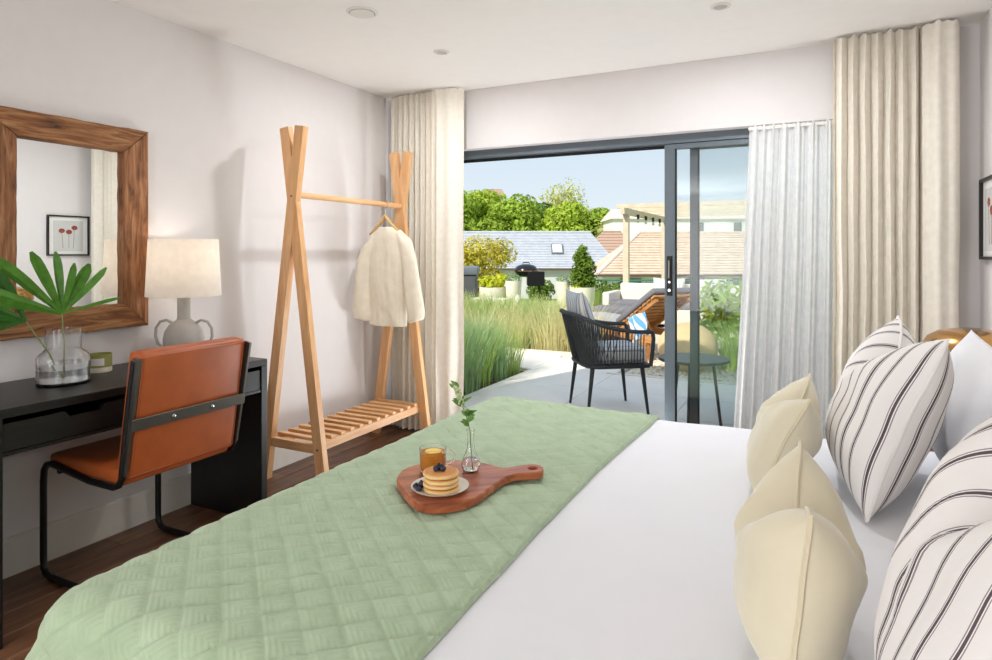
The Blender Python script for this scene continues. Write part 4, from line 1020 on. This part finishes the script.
for i in range(9):
    for j in range(5):
        x = -2.72 - 0.48 * i + rg.uniform(-.12, .12) - 0.25 * j; y = 7.85 + 0.62 * j + rg.uniform(-.15, .15)
        k += 1
        if min(math.hypot(x + 2.12 + 0.766 * q, y - 8.28 - 0.643 * q) for q in (-0.6, -0.2, 0.2, 0.6, 0.95, 1.25)) < 0.62 or math.hypot(x + 3.0, y - 10.55) < 0.8: continue
        clump('straw' if (i * 3 + j) % 3 == 0 else 'green', k, x, y, -0.03, rg.uniform(0.85, 1.1) * (0.88 if j > 2 else 1.0), ('pale straw-coloured grass clump in the sunlit bed behind the patio' if (i * 3 + j) % 3 == 0 else 'sunlit yellow-green grass clump in the bed behind the patio'), 'grasses in the sunlit bed')
for i, (x, y) in enumerate([(-0.75, 7.5), (-0.3, 7.3), (0.2, 7.6), (-0.5, 7.95), (0.0, 8.0)]):
    clump('green', i, x, y, -0.035, 0.9, 'grass clump in the gravel seen through the glass door', 'grasses in the gravel')
for i in range(8):
    x, y = garden(2.6 + 0.35 * i, 15.6 + 0.3 * (i % 3)); clump('straw' if i % 2 else 'green', i, x, y, gz(x, y), 0.85, ('distant straw-coloured grass clump in front of the green railing' if i % 2 else 'distant green grass clump in front of the green railing'), 'grasses by the railing')

# ---- foliage builders
def leaves(mb, blobs, n, size, r, shell=0.35, aspect=1.0, droop=0.0):
    tot = sum(b[3] * b[4] for b in blobs)
    for (cx, cy, cz, rx, rz) in blobs:
        for _ in range(int(n * rx * rz / tot)):
            d = Vector((r.gauss(0, 1), r.gauss(0, 1), r.gauss(0, 1))).normalized(); q = 1 - shell * r.random() ** 1.5
            p = Vector((cx + d.x * rx * q, cy + d.y * rx * q, cz + d.z * rz * q))
            nn = (d + Vector((r.gauss(0, .6), r.gauss(0, .6), r.gauss(0, .6) + 0.3))).normalized()
            a = nn.orthogonal().normalized(); a.rotate(Matrix.Rotation(r.uniform(0, 6.28), 3, nn)); b = nn.cross(a); s = size * r.uniform(.6, 1.3)
            base = len(mb.v)
            mb.v += [tuple(p - a * s * aspect), tuple(p - b * s * .5 + nn * s * .12), tuple(p + a * s * aspect - UP * droop * s), tuple(p + b * s * .5 + nn * s * .12)]
            mb.f.append((base, base + 1, base + 2, base + 3))
    return mb
def plant(name, label, cat, loc, blobs, n, size, mat, trunk=None, group=None, seed=0, shell=0.35, aspect=1.0, droop=0.0, part_name='foliage', branches=0):
    t = thing(name, label, cat, loc, 0, group); r = random.Random(seed)
    leaves(MB(), blobs, n, size, r, shell, aspect, droop).build(part_name, mat, t, smooth=False)
    if trunk:
        tm = MB(); tm.tube([(0, 0, 0), (0.02 * trunk[1], 0, trunk[1] * .5), (0, 0, trunk[1])], [trunk[0], trunk[0] * .8, trunk[0] * .55], 8); tk = tm.build('trunk', 'bark', t)
        for b in range(branches):
            bl_ = blobs[b % len(blobs)]; e_ = Vector((bl_[0] + r.uniform(-.6, .6) * bl_[3], bl_[1] + r.uniform(-.6, .6) * bl_[3], bl_[2] + r.uniform(-.3, .8) * bl_[4])); s_ = Vector((0, 0, trunk[1] * r.uniform(.5, 1.0)))
            MB().tube([s_, s_.lerp(e_, .5) + Vector((0, 0, .15 * (e_ - s_).length)), e_], [trunk[0] * .35, trunk[0] * .2, trunk[0] * .06], 5).build('branch', 'bark', tk)
    return t
def far_tree(label, a, b, top, rad, mat, seed, n=7500, size=0.27, group='trees beyond the rooftops', shell=0.5, squash=0.75, branches=0):
    x, y = garden(a, b); z0 = gz(x, y); H = top - z0; r = random.Random(seed); bl_ = []
    for i in range(9):
        an = i * 2.4; q = rad * (0.25 + 0.5 * (i / 9)); zz = H - rad * squash * (0.55 + 0.18 * i * (0.6 + 0.4 * r.random()))
        bl_.append((q * math.cos(an), q * math.sin(an), max(zz, rad * .35), rad * r.uniform(.38, .55), rad * squash * r.uniform(.42, .6)))
    return plant('tree', label, 'tree', (x, y, z0), bl_, n, size, mat, (0.22, H * .7), group, seed, shell, branches=branches)
far_tree('bright green leafy tree at the far left above the slate roof', -5.0, 70, 7.9, 4.6, 'tree_green', 1)
far_tree('lime green leafy tree, tallest of the left group above the slate roof', -2.0, 73, 8.8, 4.4, 'tree_lime', 2)
far_tree('dense mid green tree between the lime tree and the airy tree', 1.8, 70, 7.8, 4.2, 'tree_green', 3)
far_tree('dark green tree in the gap behind the slate roof ridge', 4.6, 75, 7.2, 4.0, 'tree_deep', 4)
far_tree('yellow-green bushy tree below the airy tree', 7.2, 69, 6.7, 3.8, 'tree_lime', 5)
far_tree('olive and cream bushy tree right of the airy tree', 10.6, 70, 6.2, 3.4, 'tree_green', 6)
far_tree('pale bushy tree beside the white building', 12.1, 68, 5.4, 1.7, 'tree_pale', 16, 1800, 0.24)
# airy tall tree with visible branches
far_tree('tall airy tree with thin pale leaves against the sky', 8.0, 79, 10.6, 4.8, 'tree_pale', 7, 3400, 0.20, shell=0.9, squash=0.85, branches=16)
for i, (a, tp, rd) in enumerate(((21.3, 7.0, 1.6), (24.7, 7.8, 2.0))):
    far_tree(['small dark windswept pine above the pale roof', 'larger dark windswept pine right at the door stile'][i], a * .93, 92, tp, rd, 'tree_deep', 20 + i, 900, 0.28, 'pines above the pale roof', squash=0.55, branches=8)
for i in range(3):
    far_tree(['dark pine seen through the glass, left', 'dark pine seen through the glass, middle', 'dark pine seen through the glass, right'][i], 28 + 4.0 * i, 92, 7.4 - 0.5 * i, 2.3, 'tree_deep', 30 + i, 900, 0.3, 'pines above the pale roof', squash=0.6, branches=5)

# ---- houses (garden axes)
def courses(mb, p0, p1, p2, p3, n, step):
    p0, p1, p2, p3 = map(Vector, (p0, p1, p2, p3)); nn = (p1 - p0).cross(p3 - p0).normalized()
    if nn.z < 0: nn = -nn
    for i in range(n):
        a, b = i / n, (i + 1) / n
        q0, q1 = p0.lerp(p3, a) + nn * step, p1.lerp(p2, a) + nn * step; q2, q3 = p1.lerp(p2, b), p0.lerp(p3, b)
        mb.add([q0, q1, q2, q3, p0.lerp(p3, a), p1.lerp(p2, a)], [(0, 1, 2, 3), (4, 5, 1, 0)])
    return mb
def house(name, label, a, b, L0, L1, dep, z_eave, z_ridge, hipL, hipR, wall, tile, ncourse, z_base, cat='house', over=0.25, gutter=True):
    x, y = garden(a, b); t = thing(name, label, cat, (x, y, z_base), GA)
    ze, zr = z_eave - z_base, z_ridge - z_base
    MB().box((L0 + over, -dep + over, 0), (L1 - over, dep - over, ze)).build('wall', wall, t, smooth=False)
    mb = courses(MB(), (L0, -dep, ze), (L1, -dep, ze), (L1 - hipR, 0, zr), (L0 + hipL, 0, zr), ncourse, 0.035)
    mb.add([(L0, -dep, ze - .04), (L1, -dep, ze - .04), (L1, dep, ze - .04), (L0, dep, ze - .04), (L0 + hipL, 0, zr), (L1 - hipR, 0, zr), (L0, -dep, ze), (L1, -dep, ze), (L1, dep, ze), (L0, dep, ze)],
           [(9, 8, 5, 4), (6, 9, 4), (8, 7, 5), (0, 1, 2, 3), (0, 1, 7, 6), (2, 3, 9, 8), (1, 2, 8, 7), (3, 0, 6, 9)])
    rf = mb.build('roof', tile, t, smooth=False)
    MB().tube([(L0 + hipL, 0, zr + 0.02), (L1 - hipR, 0, zr + 0.02)], 0.07, 6).build('ridge_tiles', tile, rf)
    if gutter: MB().box((L0, -dep - 0.09, ze - 0.10), (L1, -dep - 0.005, ze - 0.01)).build('gutter', 'gutter_dark', t, smooth=False)
    return t
hs = house('house', 'low house with a pale grey slate roof and a skylight', 0, 40, -6.0, 7.4, 2.4, 0.30, 2.50, 1.4, 1.5, 'render_grey', 'slate_tile', 22, -2.7)
def on_slope(u, v, L0, L1, dep, ze, zr): return Vector((u, -dep * (1 - v), ze + (zr - ze) * v))
sk = on_slope(3.7, 0.5, 0, 0, 2.4, 3.0, 5.2)
rs = Matrix.Rotation(math.atan2(2.2, 2.4), 3, 'X')
s_ = MB().rbox((-0.36, -0.42, 0.0), (0.36, 0.42, 0.12), 0.02, 1, rs, sk).build('skylight_frame', 'tub_lid', hs, smooth=False)
MB().rbox((-0.28, -0.34, 0.12), (0.28, 0.34, 0.135), 0.004, 1, rs, sk).build('pane', 'render_white', s_, smooth=False)
hc = house('house', 'low white house with a pink-brown tiled hipped roof behind the sofa', 0, 30, 4.4, 15.0, 2.2, 0.30, 2.16, 2.3, 2.3, 'render_white', 'clay_tile', 16, -2.6)
MB().tube([(4.4, -2.2, 2.92), (6.7, 0, 4.78)], 0.08, 6).build('hip_tiles', 'pink_fascia', hc)
for (wx0, wx1) in ((5.45, 6.35), (7.5, 9.1), (10.4, 11.6), (12.6, 13.6)):
    f = MB().box((wx0, -2.03, 1.55), (wx1, -1.94, 2.70)).build('window', 'window_brown', hc, smooth=False)
    k2 = 2 if wx1 - wx0 < 1 else 3
    for q in range(k2):
        w_ = (wx1 - wx0 - 0.1) / k2; MB().box((wx0 + 0.06 + q * w_ + 0.03, -2.045, 1.65), (wx0 + 0.04 + (q + 1) * w_ - 0.03, -2.03, 2.6)).build('pane', 'dark_pane', f, smooth=False)
house('house', 'brown tiled roof showing between the slate roof and the pergola', 0, 47, 6.2, 10.6, 2.0, 0.8, 2.75, 1.6, 1.4, 'render_white', 'brown_tile', 9, -2.7, gutter=False)
wb = house('house', 'long white building with a pale pink roof on the rise behind', 0, 62, 10.6, 34.0, 3.0, 4.35, 5.35, 0.5, 0.5, 'render_white', 'pink_fascia', 5, -1.6, gutter=False)
for wx in (15.4, 18.5, 22.0, 25.5):
    f = MB().box((wx, -2.84, 4.6), (wx + 0.7, -2.74, 5.6)).build('window', 'dark_pane', wb, smooth=False)
house('house', 'tiny brown roof peeping over the treetops far left', 0, 105, -2.6, 1.6, 2.0, 10.2, 11.5, 0.6, 0.6, 'render_white', 'brown_tile', 5, 2.0, gutter=False)

# ---- fence, pergola
rx, ry = garden(0, 17); fn_ = thing('garden_railing', 'low green garden railing with wire mesh behind the sofa', 'railing', (rx, ry, -0.13), GA)
for k3 in range(7):
    MB().box((2.6 + 1.0 * k3 - 0.025, -0.025, 0), (2.6 + 1.0 * k3 + 0.025, 0.025, 0.62)).build('post', 'green_rail', fn_, smooth=False)
MB().box((2.55, -0.03, 0.62), (8.7, 0.03, 0.67)).build('top_rail', 'green_rail', fn_, smooth=False)
ms_ = MB()
for k3 in range(61): ms_.box((2.6 + 0.1 * k3 - .004, -.004, 0.05), (2.6 + 0.1 * k3 + .004, .004, 0.62))
for k3 in range(6): ms_.box((2.6, -.004, 0.08 + 0.1 * k3), (8.6, .004, 0.088 + 0.1 * k3))
ms_.build('wire_mesh', 'green_rail', fn_, smooth=False)['kind'] = 'stuff'

pgx, pgy = -3.75, 13.8
pg = thing('pergola', 'pale timber pergola frame with string light bulbs', 'pergola', (pgx, pgy, -0.13))
for (x, y) in ((0, 0), (-0.05, 4.1), (3.0, 0), (3.0, 4.1)):
    MB().box((x - 0.06, y - 0.06, 0), (x + 0.06, y + 0.06, 2.22)).build('post', 'pergola_wood', pg, smooth=False)
for x in (-0.02, 3.0): MB().box((x - 0.045, -0.25, 2.22), (x + 0.045, 4.35, 2.36)).build('beam', 'pergola_wood', pg, smooth=False)
for y in (0.0, 1.35, 2.7, 4.1): MB().box((-0.22, y - 0.035, 2.36), (3.25, y + 0.035, 2.45)).build('rafter', 'pergola_wood', pg, smooth=False)
for k3 in range(5):
    y = 0.8 + 0.75 * k3
    b = MB().tube([(0.06, y, 2.26), (0.06, y, 2.16)], 0.03, 8).build('bulb_holder', 'bulb_black', pg)
    MB().ellips((0.06, y, 2.11), (0.035, 0.035, 0.05), 8, 6).build('bulb', 'planter_white', b)

# ---- hot tub, barbecue, planters
tx, ty = garden(-1.47, 15.9)
tb = thing('hot_tub', 'square dark grey hot tub with a lighter lid at the left of the garden', 'hot tub', (tx, ty, -0.13), GA)
MB().rbox((-1.0, -0.9, 0.10), (1.0, 0.9, 0.86), 0.06, 2).build('shell', 'tub_panel', tb)
MB().rbox((-0.94, -0.84, 0.0), (0.94, 0.84, 0.10), 0.01, 1).build('plinth', 'black_steel', tb)
MB().rbox((-1.04, -0.94, 0.86), (1.04, 0.94, 1.04), 0.05, 2).build('lid', 'tub_lid', tb)
for s in (-1, 1): MB().rbox((s * 0.62 - 0.012, -0.925, 0.12), (s * 0.62 + 0.012, -0.898, 0.85), 0.004, 1).build('panel_rib', 'black_steel', tb)
gx, gy = garden(0.72, 15.3)
bq = thing('kettle_barbecue', 'black domed kettle barbecue on a black stand in the garden', 'barbecue', (gx, gy, -0.13), GA)
MB().lathe([(0.0, 0.80), (0.14, 0.81), (0.24, 0.87), (0.285, 0.945), (0.29, 0.95), (0.29, 0.965), (0.0, 0.965)], 28).build('bowl', 'black_enamel', bq)
MB().lathe([(0.0, 0.9655), (0.285, 0.9655), (0.275, 1.0), (0.22, 1.065), (0.12, 1.105), (0.0, 1.115)], 28).build('lid', 'black_enamel', bq)
MB().lathe([(0.287, 0.945), (0.296, 0.945), (0.296, 0.962), (0.287, 0.962)], 28, closed=True).build('rim_band', 'brass', bq)
MB().tube([(-0.08, -0.02, 1.10), (-0.07, -0.02, 1.15), (0.07, -0.02, 1.15), (0.08, -0.02, 1.10)], 0.012, 6).build('lid_handle', 'black_steel', bq)
MB().rbox((0.02, -0.30, 0.60), (0.42, 0.22, 0.94), 0.01, 1).build('side_cabinet', 'black_steel', bq)
for (x, y) in ((-0.2, -0.2), (0.38, -0.26), (0.38, 0.18), (-0.2, 0.18)): MB().tube([(x * .8, y * .8, 0.86 if x < 0 else 0.62), (x, y, 0)], 0.02, 6).build('leg', 'black_steel', bq)
def planter(label, a, b, prof, group, dz=-0.13):
    x, y = garden(a, b); t = thing('planter', label, 'planter', (x, y, -0.08 if b < 14.0 else dz), 0, group)
    MB().lathe(prof, 32).build('pot', 'planter_white', t); top = max(z for r, z in prof); rr = max(r for r, z in prof)
    MB().lathe([(0.0, top - 0.06), (rr * 0.80, top - 0.06), (rr * 0.80, top - 0.05), (0, top - 0.04)], 20).build('potting_soil', 'soil', t)
    return (x, y)
bowl = lambda r, h: [(0, 0), (r * .62, 0), (r * .72, 0.02), (r * .9, h * .45), (r * .985, h * .8), (r, h), (r * .9, h), (r * .88, h - .08), (0, h - .08)]
tall = lambda r, h: [(0, 0), (r * .72, 0), (r * .78, 0.02), (r, h), (r * .86, h), (r * .84, h - .08), (0, h - .08)]
p1 = planter('wide white bowl planter next to the hot tub, holding a lime shrub', -0.06, 15.0, bowl(0.33, 0.58), 'white planters')
p2 = planter('tall white planter between the lime shrub and the barbecue', 0.40, 14.7, tall(0.19, 0.74), 'white planters')
p3 = planter('tall white planter right of the barbecue', 1.55, 14.8, tall(0.16, 0.72), 'white planters')
p4 = planter('wide white bowl planter holding the small conifer', 1.97, 14.6, bowl(0.29, 0.60), 'white planters')
plant('lime_shrub', 'bright lime yellow shrub in the bowl planter by the hot tub', 'shrub', (p1[0], p1[1], 0.39), [(0, 0, 0.16, 0.30, 0.16), (-0.2, 0, 0.2, 0.18, 0.12), (0.2, .1, 0.24, 0.18, 0.12)], 420, 0.055, 'shrub_lime', (0.02, 0.2), seed=1)
plant('sage_plant', 'rounded grey-green plant in the tall planter left of the barbecue', 'plant', (p2[0], p2[1], 0.55), [(0, 0, 0.10, 0.2, 0.13)], 380, 0.026, 'shrub_sage', (0.015, 0.1), seed=2)
plant('sage_plant', 'rounded grey-green plant in the tall planter right of the barbecue', 'plant', (p3[0], p3[1], 0.53), [(0, 0, 0.09, 0.16, 0.11)], 300, 0.024, 'shrub_sage', (0.015, 0.1), seed=3)
plant('small_conifer', 'small upright conifer in the bowl planter', 'conifer', (p4[0], p4[1], 0.41), [(0, 0, 0.25, 0.33, 0.24), (0.04, 0, 0.5, 0.27, 0.24), (-0.02, 0, 0.72, 0.2, 0.2), (0.0, 0, 0.88, 0.12, 0.14)], 1500, 0.05, 'conifer_green', (0.03, 0.8), seed=4, aspect=1.3, shell=0.7)
plant('lime_shrub', 'tiny yellow-green plant at the foot of the conifer', 'shrub', (p4[0] - 0.05, p4[1] - 0.16, 0.41), [(0, 0, 0.06, 0.13, 0.06)], 120, 0.03, 'shrub_lime', (0.01, 0.05), seed=5)
ex, ey = garden(0.46, 13.6)
tag(MB().lathe([(0, 0), (0.09, 0.0), (0.13, 0.08), (0.13, 0.16), (0.09, 0.32), (0.04, 0.46), (0.0, 0.50)], 24).build('garden_stone', 'planter_white', None, (ex, ey, -0.13)), 'white egg-shaped garden ornament below the tall planter', 'ornament')
sx_, sy_ = garden(-0.10, 13.9)
tag(MB().rbox((-0.42, -0.2, 0), (0.42, 0.2, 0.40), 0.02, 1).build('stone_bench', 'planter_white', None, (sx_, sy_, -0.13)), 'low white stone block in front of the bowl planter', 'block')
gsx, gsy = garden(-0.6, 20.5)
plant('golden_shrub', 'feathery golden-green shrub in front of the slate roof', 'shrub', (gsx, gsy, gz(gsx, gsy)), [(-0.7, 0, 0.9, 0.75, 0.8), (0.1, 0, 1.3, 0.8, 0.75), (0.75, 0.1, 1.45, 0.55, 0.5), (-0.5, .2, 1.3, 0.6, 0.6), (0.5, 0, 0.5, 0.5, 0.5)], 4200, 0.06, 'shrub_gold', (0.06, 1.2), seed=6, aspect=1.4, shell=0.8, branches=10)
for i, (a, b, r_) in enumerate(((-3.0, 19.5, 0.7), (1.3, 18.6, 0.35), (2.6, 16.4, 0.38), (3.1, 16.2, 0.35))):
    x, y = garden(a, b)
    plant('low_shrub', ['low green shrub behind the hot tub', 'low green shrub behind the barbecue', 'low green shrub right of the conifer planter', 'low green shrub in front of the green railing'][i], 'shrub', (x, y, gz(x, y)), [(0, 0, r_ * .8, r_ * 1.2, r_)], 900, 0.05, 'conifer_green' if i else 'shrub_gold', (0.03, r_), 'low shrubs in the garden', seed=10 + i, aspect=1.3, shell=0.7)
for i, (x, y, h) in enumerate(((-1.05, 8.55, 1.0), (-0.55, 8.45, 0.95), (-0.1, 8.7, 1.05))):
    plant('leafy_shrub', ['bright leafy shrub behind the glass, left of three', 'bright leafy shrub behind the glass, middle of three', 'bright leafy shrub behind the glass, right of three'][i], 'shrub', (x, y, -0.036), [(0, 0, h * .72, 0.34, 0.26), (0.1, 0, h * .45, 0.3, 0.3), (-.15, 0, h * .55, .25, .25)], 480, 0.055, 'bamboo_leaf', (0.02, h * .6), 'leafy shrubs behind the glass', seed=40 + i, aspect=1.8, shell=0.8, droop=0.8, branches=5)

# ---- rope chairs and table on the patio
def rope_chair(label):
    t = thing('rope_chair', label, 'chair', (0, 0, 0), 0, 'black rope armchairs on the patio')
    N = 76
    def rim(u):
        # u 0..1 from one arm front round the back to the other arm front
        a = (u - 0.5) * 2
        if abs(a) > 0.62: s_ = (abs(a) - 0.62) / 0.38; x = -0.12 + 0.36 * s_; y = 0.305 - 0.012 * s_
        else: ph = a / 0.62 * PI / 2; x = -0.12 - 0.245 * math.cos(ph) ** 0.9; y = 0.305 * abs(math.sin(ph)) ** 0.72
        z = 0.655 + 0.135 * (1 - sstep(0.12, 0.95, abs(a)))
        return Vector((x, math.copysign(y, a), z))
    def low(u):
        a = (u - 0.5) * 2
        if abs(a) > 0.62: s_ = (abs(a) - 0.62) / 0.38; x = -0.10 + 0.34 * s_; y = 0.262
        else: ph = a / 0.62 * PI / 2; x = -0.10 - 0.15 * math.cos(ph) ** 0.6; y = 0.262 * abs(math.sin(ph)) ** 0.5
        return Vector((x, math.copysign(y, a), 0.385))
    rp_ = [rim(i / N) for i in range(N + 1)]; lw = [low(i / N) for i in range(N + 1)]
    front = lambda s: [Vector((0.262, s * 0.290, 0.642)), Vector((0.272, s * 0.282, 0.60)), Vector((0.268, s * 0.272, 0.50)), Vector((0.255, s * 0.264, 0.385))]
    MB().tube(front(-1)[::-1] + rp_ + front(1), 0.0165, 8).build('rim', 'chair_rope', t)
    MB().tube(lw + [Vector((0.27, 0.15, 0.385)), Vector((0.27, -0.15, 0.385))], 0.015, 8, closed=True).build('seat_frame', 'chair_steel', t)
    MB().rbox((-0.22, -0.25, 0.378), (0.262, 0.25, 0.392), 0.004, 1).build('seat_panel', 'chair_rope', t)
    ro_ = MB()
    for i in range(1, N):
        if i in (1, N - 1): continue
        a, b = rp_[i], lw[i]; m_ = a.lerp(b, .5)
        ro_.tube([a, m_, b], 0.0046, 5, cap=False)
    for i in range(10, N - 12, 2):
        ro_.tube([rp_[i], lw[i + 3]], 0.004, 4, cap=False)
    ro_.build('rope_weave', 'chair_rope', t)
    for sx in (-1, 1):
        for sy in (-1, 1):
            MB().tube([(sx * 0.20, sy * 0.225, 0.385), (sx * 0.245, sy * 0.245, 0.0)], [0.019, 0.011], 8).build('leg', 'chair_steel', t)
    return t
c1 = rope_chair('black rope armchair with a striped cushion in front of the open door')
c1.location = (-1.525, 5.05, -0.002); c1.rotation_euler = (0, 0, R(36))
c2 = copy_tree(c1); c2['label'] = 'black rope armchair behind the glass door and sheer'; c2.location = (-0.20, 4.98, -0.002); c2.rotation_euler = (0, 0, R(178))
def on_chair(cx, cy, rz, lx, ly): return (cx + lx * math.cos(rz) - ly * math.sin(rz), cy + lx * math.sin(rz) + ly * math.cos(rz))
for (cx, cy, rz, w1_, w2_) in ((-1.525, 5.05, R(36), 'striped grey seat cushion on the nearer rope armchair', 'striped grey back cushion leaning in the nearer rope armchair'), (-0.20, 4.98, R(178), 'striped grey seat cushion on the rope armchair behind the glass', 'striped grey back cushion in the rope armchair behind the glass')):
    x, y = on_chair(cx, cy, rz, 0.015, 0)
    q = MB().rbox((-0.215, -0.215, 0), (0.235, 0.215, 0.135), 0.05, 4); q.uv = [(p[1] + 2, p[0]) for p in q.v]
    o = tag(q.build('seat_cushion', 'outdoor_stripe', None, (x, y, 0.392), angle=60), w1_, 'cushion', 'seat cushions of the rope armchairs'); o.rotation_euler = (0, 0, rz)
    x, y = on_chair(cx, cy, rz, -0.155, 0)
    o = pillow('back_cushion', w2_, 'cushion', 0.46, 0.44, 0.14, 'outdoor_stripe', (x, y, 0.53), R(-17), rz, 0.0, None, 'back cushions of the rope armchairs', n=24, seed=13)
tbx, tby = -0.80, 4.76
tl = thing('patio_table', 'small round dark metal table between the rope armchairs', 'table', (tbx, tby, -0.002))
MB().lathe([(0, 0.488), (0.235, 0.488), (0.245, 0.493), (0.245, 0.505), (0.24, 0.51), (0, 0.51)], 40).build('table_top', 'table_steel', tl)
for k3 in range(3):
    a = 2 * PI * k3 / 3 + 0.5; MB().tube([(0.14 * math.cos(a), 0.14 * math.sin(a), 0.488), (0.20 * math.cos(a), 0.20 * math.sin(a), 0)], 0.011, 8).build('leg', 'table_steel', tl)

# ---- sun lounger, towel, pouf, sofa
lg = thing('sun_lounger', 'teak sun lounger with raised back and dark grey pad', 'lounger', (-2.12, 8.28, -0.035), R(-40))
# local +x towards the head, hinge at x=0
for s in (-1, 1): MB().bar((-1.25, s * 0.30, 0.27), (0.75, s * 0.30, 0.27), 0.04, 0.09).build('side_rail', 'teak', lg, smooth=False)
for x in (-1.15, 0.62):
    for s in (-1, 1): MB().box((x - 0.035, s * 0.30 - 0.035, 0), (x + 0.035, s * 0.30 + 0.035, 0.225)).build('leg', 'teak', lg, smooth=False)
sm2 = MB().box((-0.035, -0.28, -0.01), (0.035, 0.28, 0.01)).mesh('slat', 'teak', False)
for k3 in range(13): part('slat', sm2, lg, (-1.2 + 0.095 * k3, 0, 0.325))
an = R(30)
bkf = MB()
for s in (-1, 1): MB().bar((0.0, s * 0.24, 0.31), (0.86 * math.cos(an), s * 0.24, 0.31 + 0.86 * math.sin(an)), 0.035, 0.05).build('back_rail', 'teak', lg, smooth=False)
for k3 in range(9):
    d_ = 0.06 + 0.098 * k3; part('back_slat', sm2, lg, (d_ * math.cos(an) - 0.03 * math.sin(an) , 0, 0.31 + d_ * math.sin(an) + 0.036), (0, -an, 0))
for s in (-1, 1): MB().bar((0.5 * math.cos(an), s * 0.2, 0.31 + 0.5 * math.sin(an) - .03), (0.62, s * 0.2, 0.30), 0.03, 0.02).build('prop', 'teak', lg, smooth=False)
MB().rbox((-1.25, -0.29, 0.336), (-0.01, 0.29, 0.415), 0.03, 3).build('seat_pad', 'cushion_pale', lg)
rp2 = Matrix.Rotation(-an, 3, 'Y')
MB().rbox((0.0, -0.29, 0.0), (0.90, 0.29, 0.075), 0.03, 3, rp2, (-0.025, 0, 0.368)).build('back_pad', 'cushion_grey', lg)
tw = MB()
def tw_fn(u, v): return (-0.16 + 0.34 * u + 0.03 * math.sin(v * 3), 0.025 * math.sin(u * 9 + v) + 0.04 * v, 0.36 - 0.34 * v * (1 - 0.2 * u) + 0.10 * u)
tw.grid(tw_fn, 14, 10)
two = tag(tw.build('beach_towel', 'blue_towel', None, (-1.98, 7.70, 0.10)), 'blue and white towel hanging from the side of the sun lounger', 'towel'); two.rotation_euler = (0, 0, R(-40))
sd = two.modifiers.new('thickness', 'SOLIDIFY'); sd.thickness = 0.012
pf = MB().ellips((0, 0, 0.26), (0.32, 0.32, 0.27), 24, 14)
pf.v = [(x, y, max(z, 0.0)) for x, y, z in pf.v]
tag(pf.build('pouf', 'pouf_sand', None, (-1.28, 7.22, -0.035)), 'round sand-coloured outdoor pouf beside the sun lounger', 'pouf')
so2 = thing('garden_sofa', 'white wicker garden sofa with dark grey seat pads beneath the pergola', 'sofa', (-2.3, 11.6, -0.035))
MB().rbox((-1.05, 0.30, 0.0), (1.35, 0.42, 0.72), 0.02, 1).build('back_panel', 'wicker_white', so2)
MB().rbox((-1.05, -0.45, 0.05), (1.35, 0.30, 0.32), 0.02, 1).build('base', 'wicker_white', so2)
MB().rbox((-1.17, -0.45, 0.0), (-1.05, 0.42, 0.58), 0.02, 1).build('arm', 'wicker_white', so2)
for k3 in range(3): MB().rbox((-1.04 + 0.8 * k3, -0.46, 0.322), (-0.26 + 0.8 * k3, 0.29, 0.42), 0.03, 2).build('seat_pad', 'cushion_grey', so2)
ot = thing('ottoman', 'white wicker ottoman with a grey pad in front of the garden sofa', 'ottoman', (-3.0, 10.55, -0.035))
MB().rbox((-0.45, -0.35, 0.0), (0.45, 0.35, 0.28), 0.02, 1).build('base', 'wicker_white', ot)
MB().rbox((-0.44, -0.34, 0.282), (0.44, 0.34, 0.38), 0.03, 2).build('pad', 'cushion_grey', ot)
for i, x in enumerate((-2.42, -1.72)):
    pillow('sofa_cushion', ['pale striped cushion at the left end of the garden sofa', 'pale striped cushion in the middle of the garden sofa'][i], 'cushion', 0.58, 0.42, 0.15, 'sofa_stripe', (x, 11.70, 0.39), R(18), R(90), 0.0, None, 'cushions on the garden sofa', n=20, seed=20 + i)
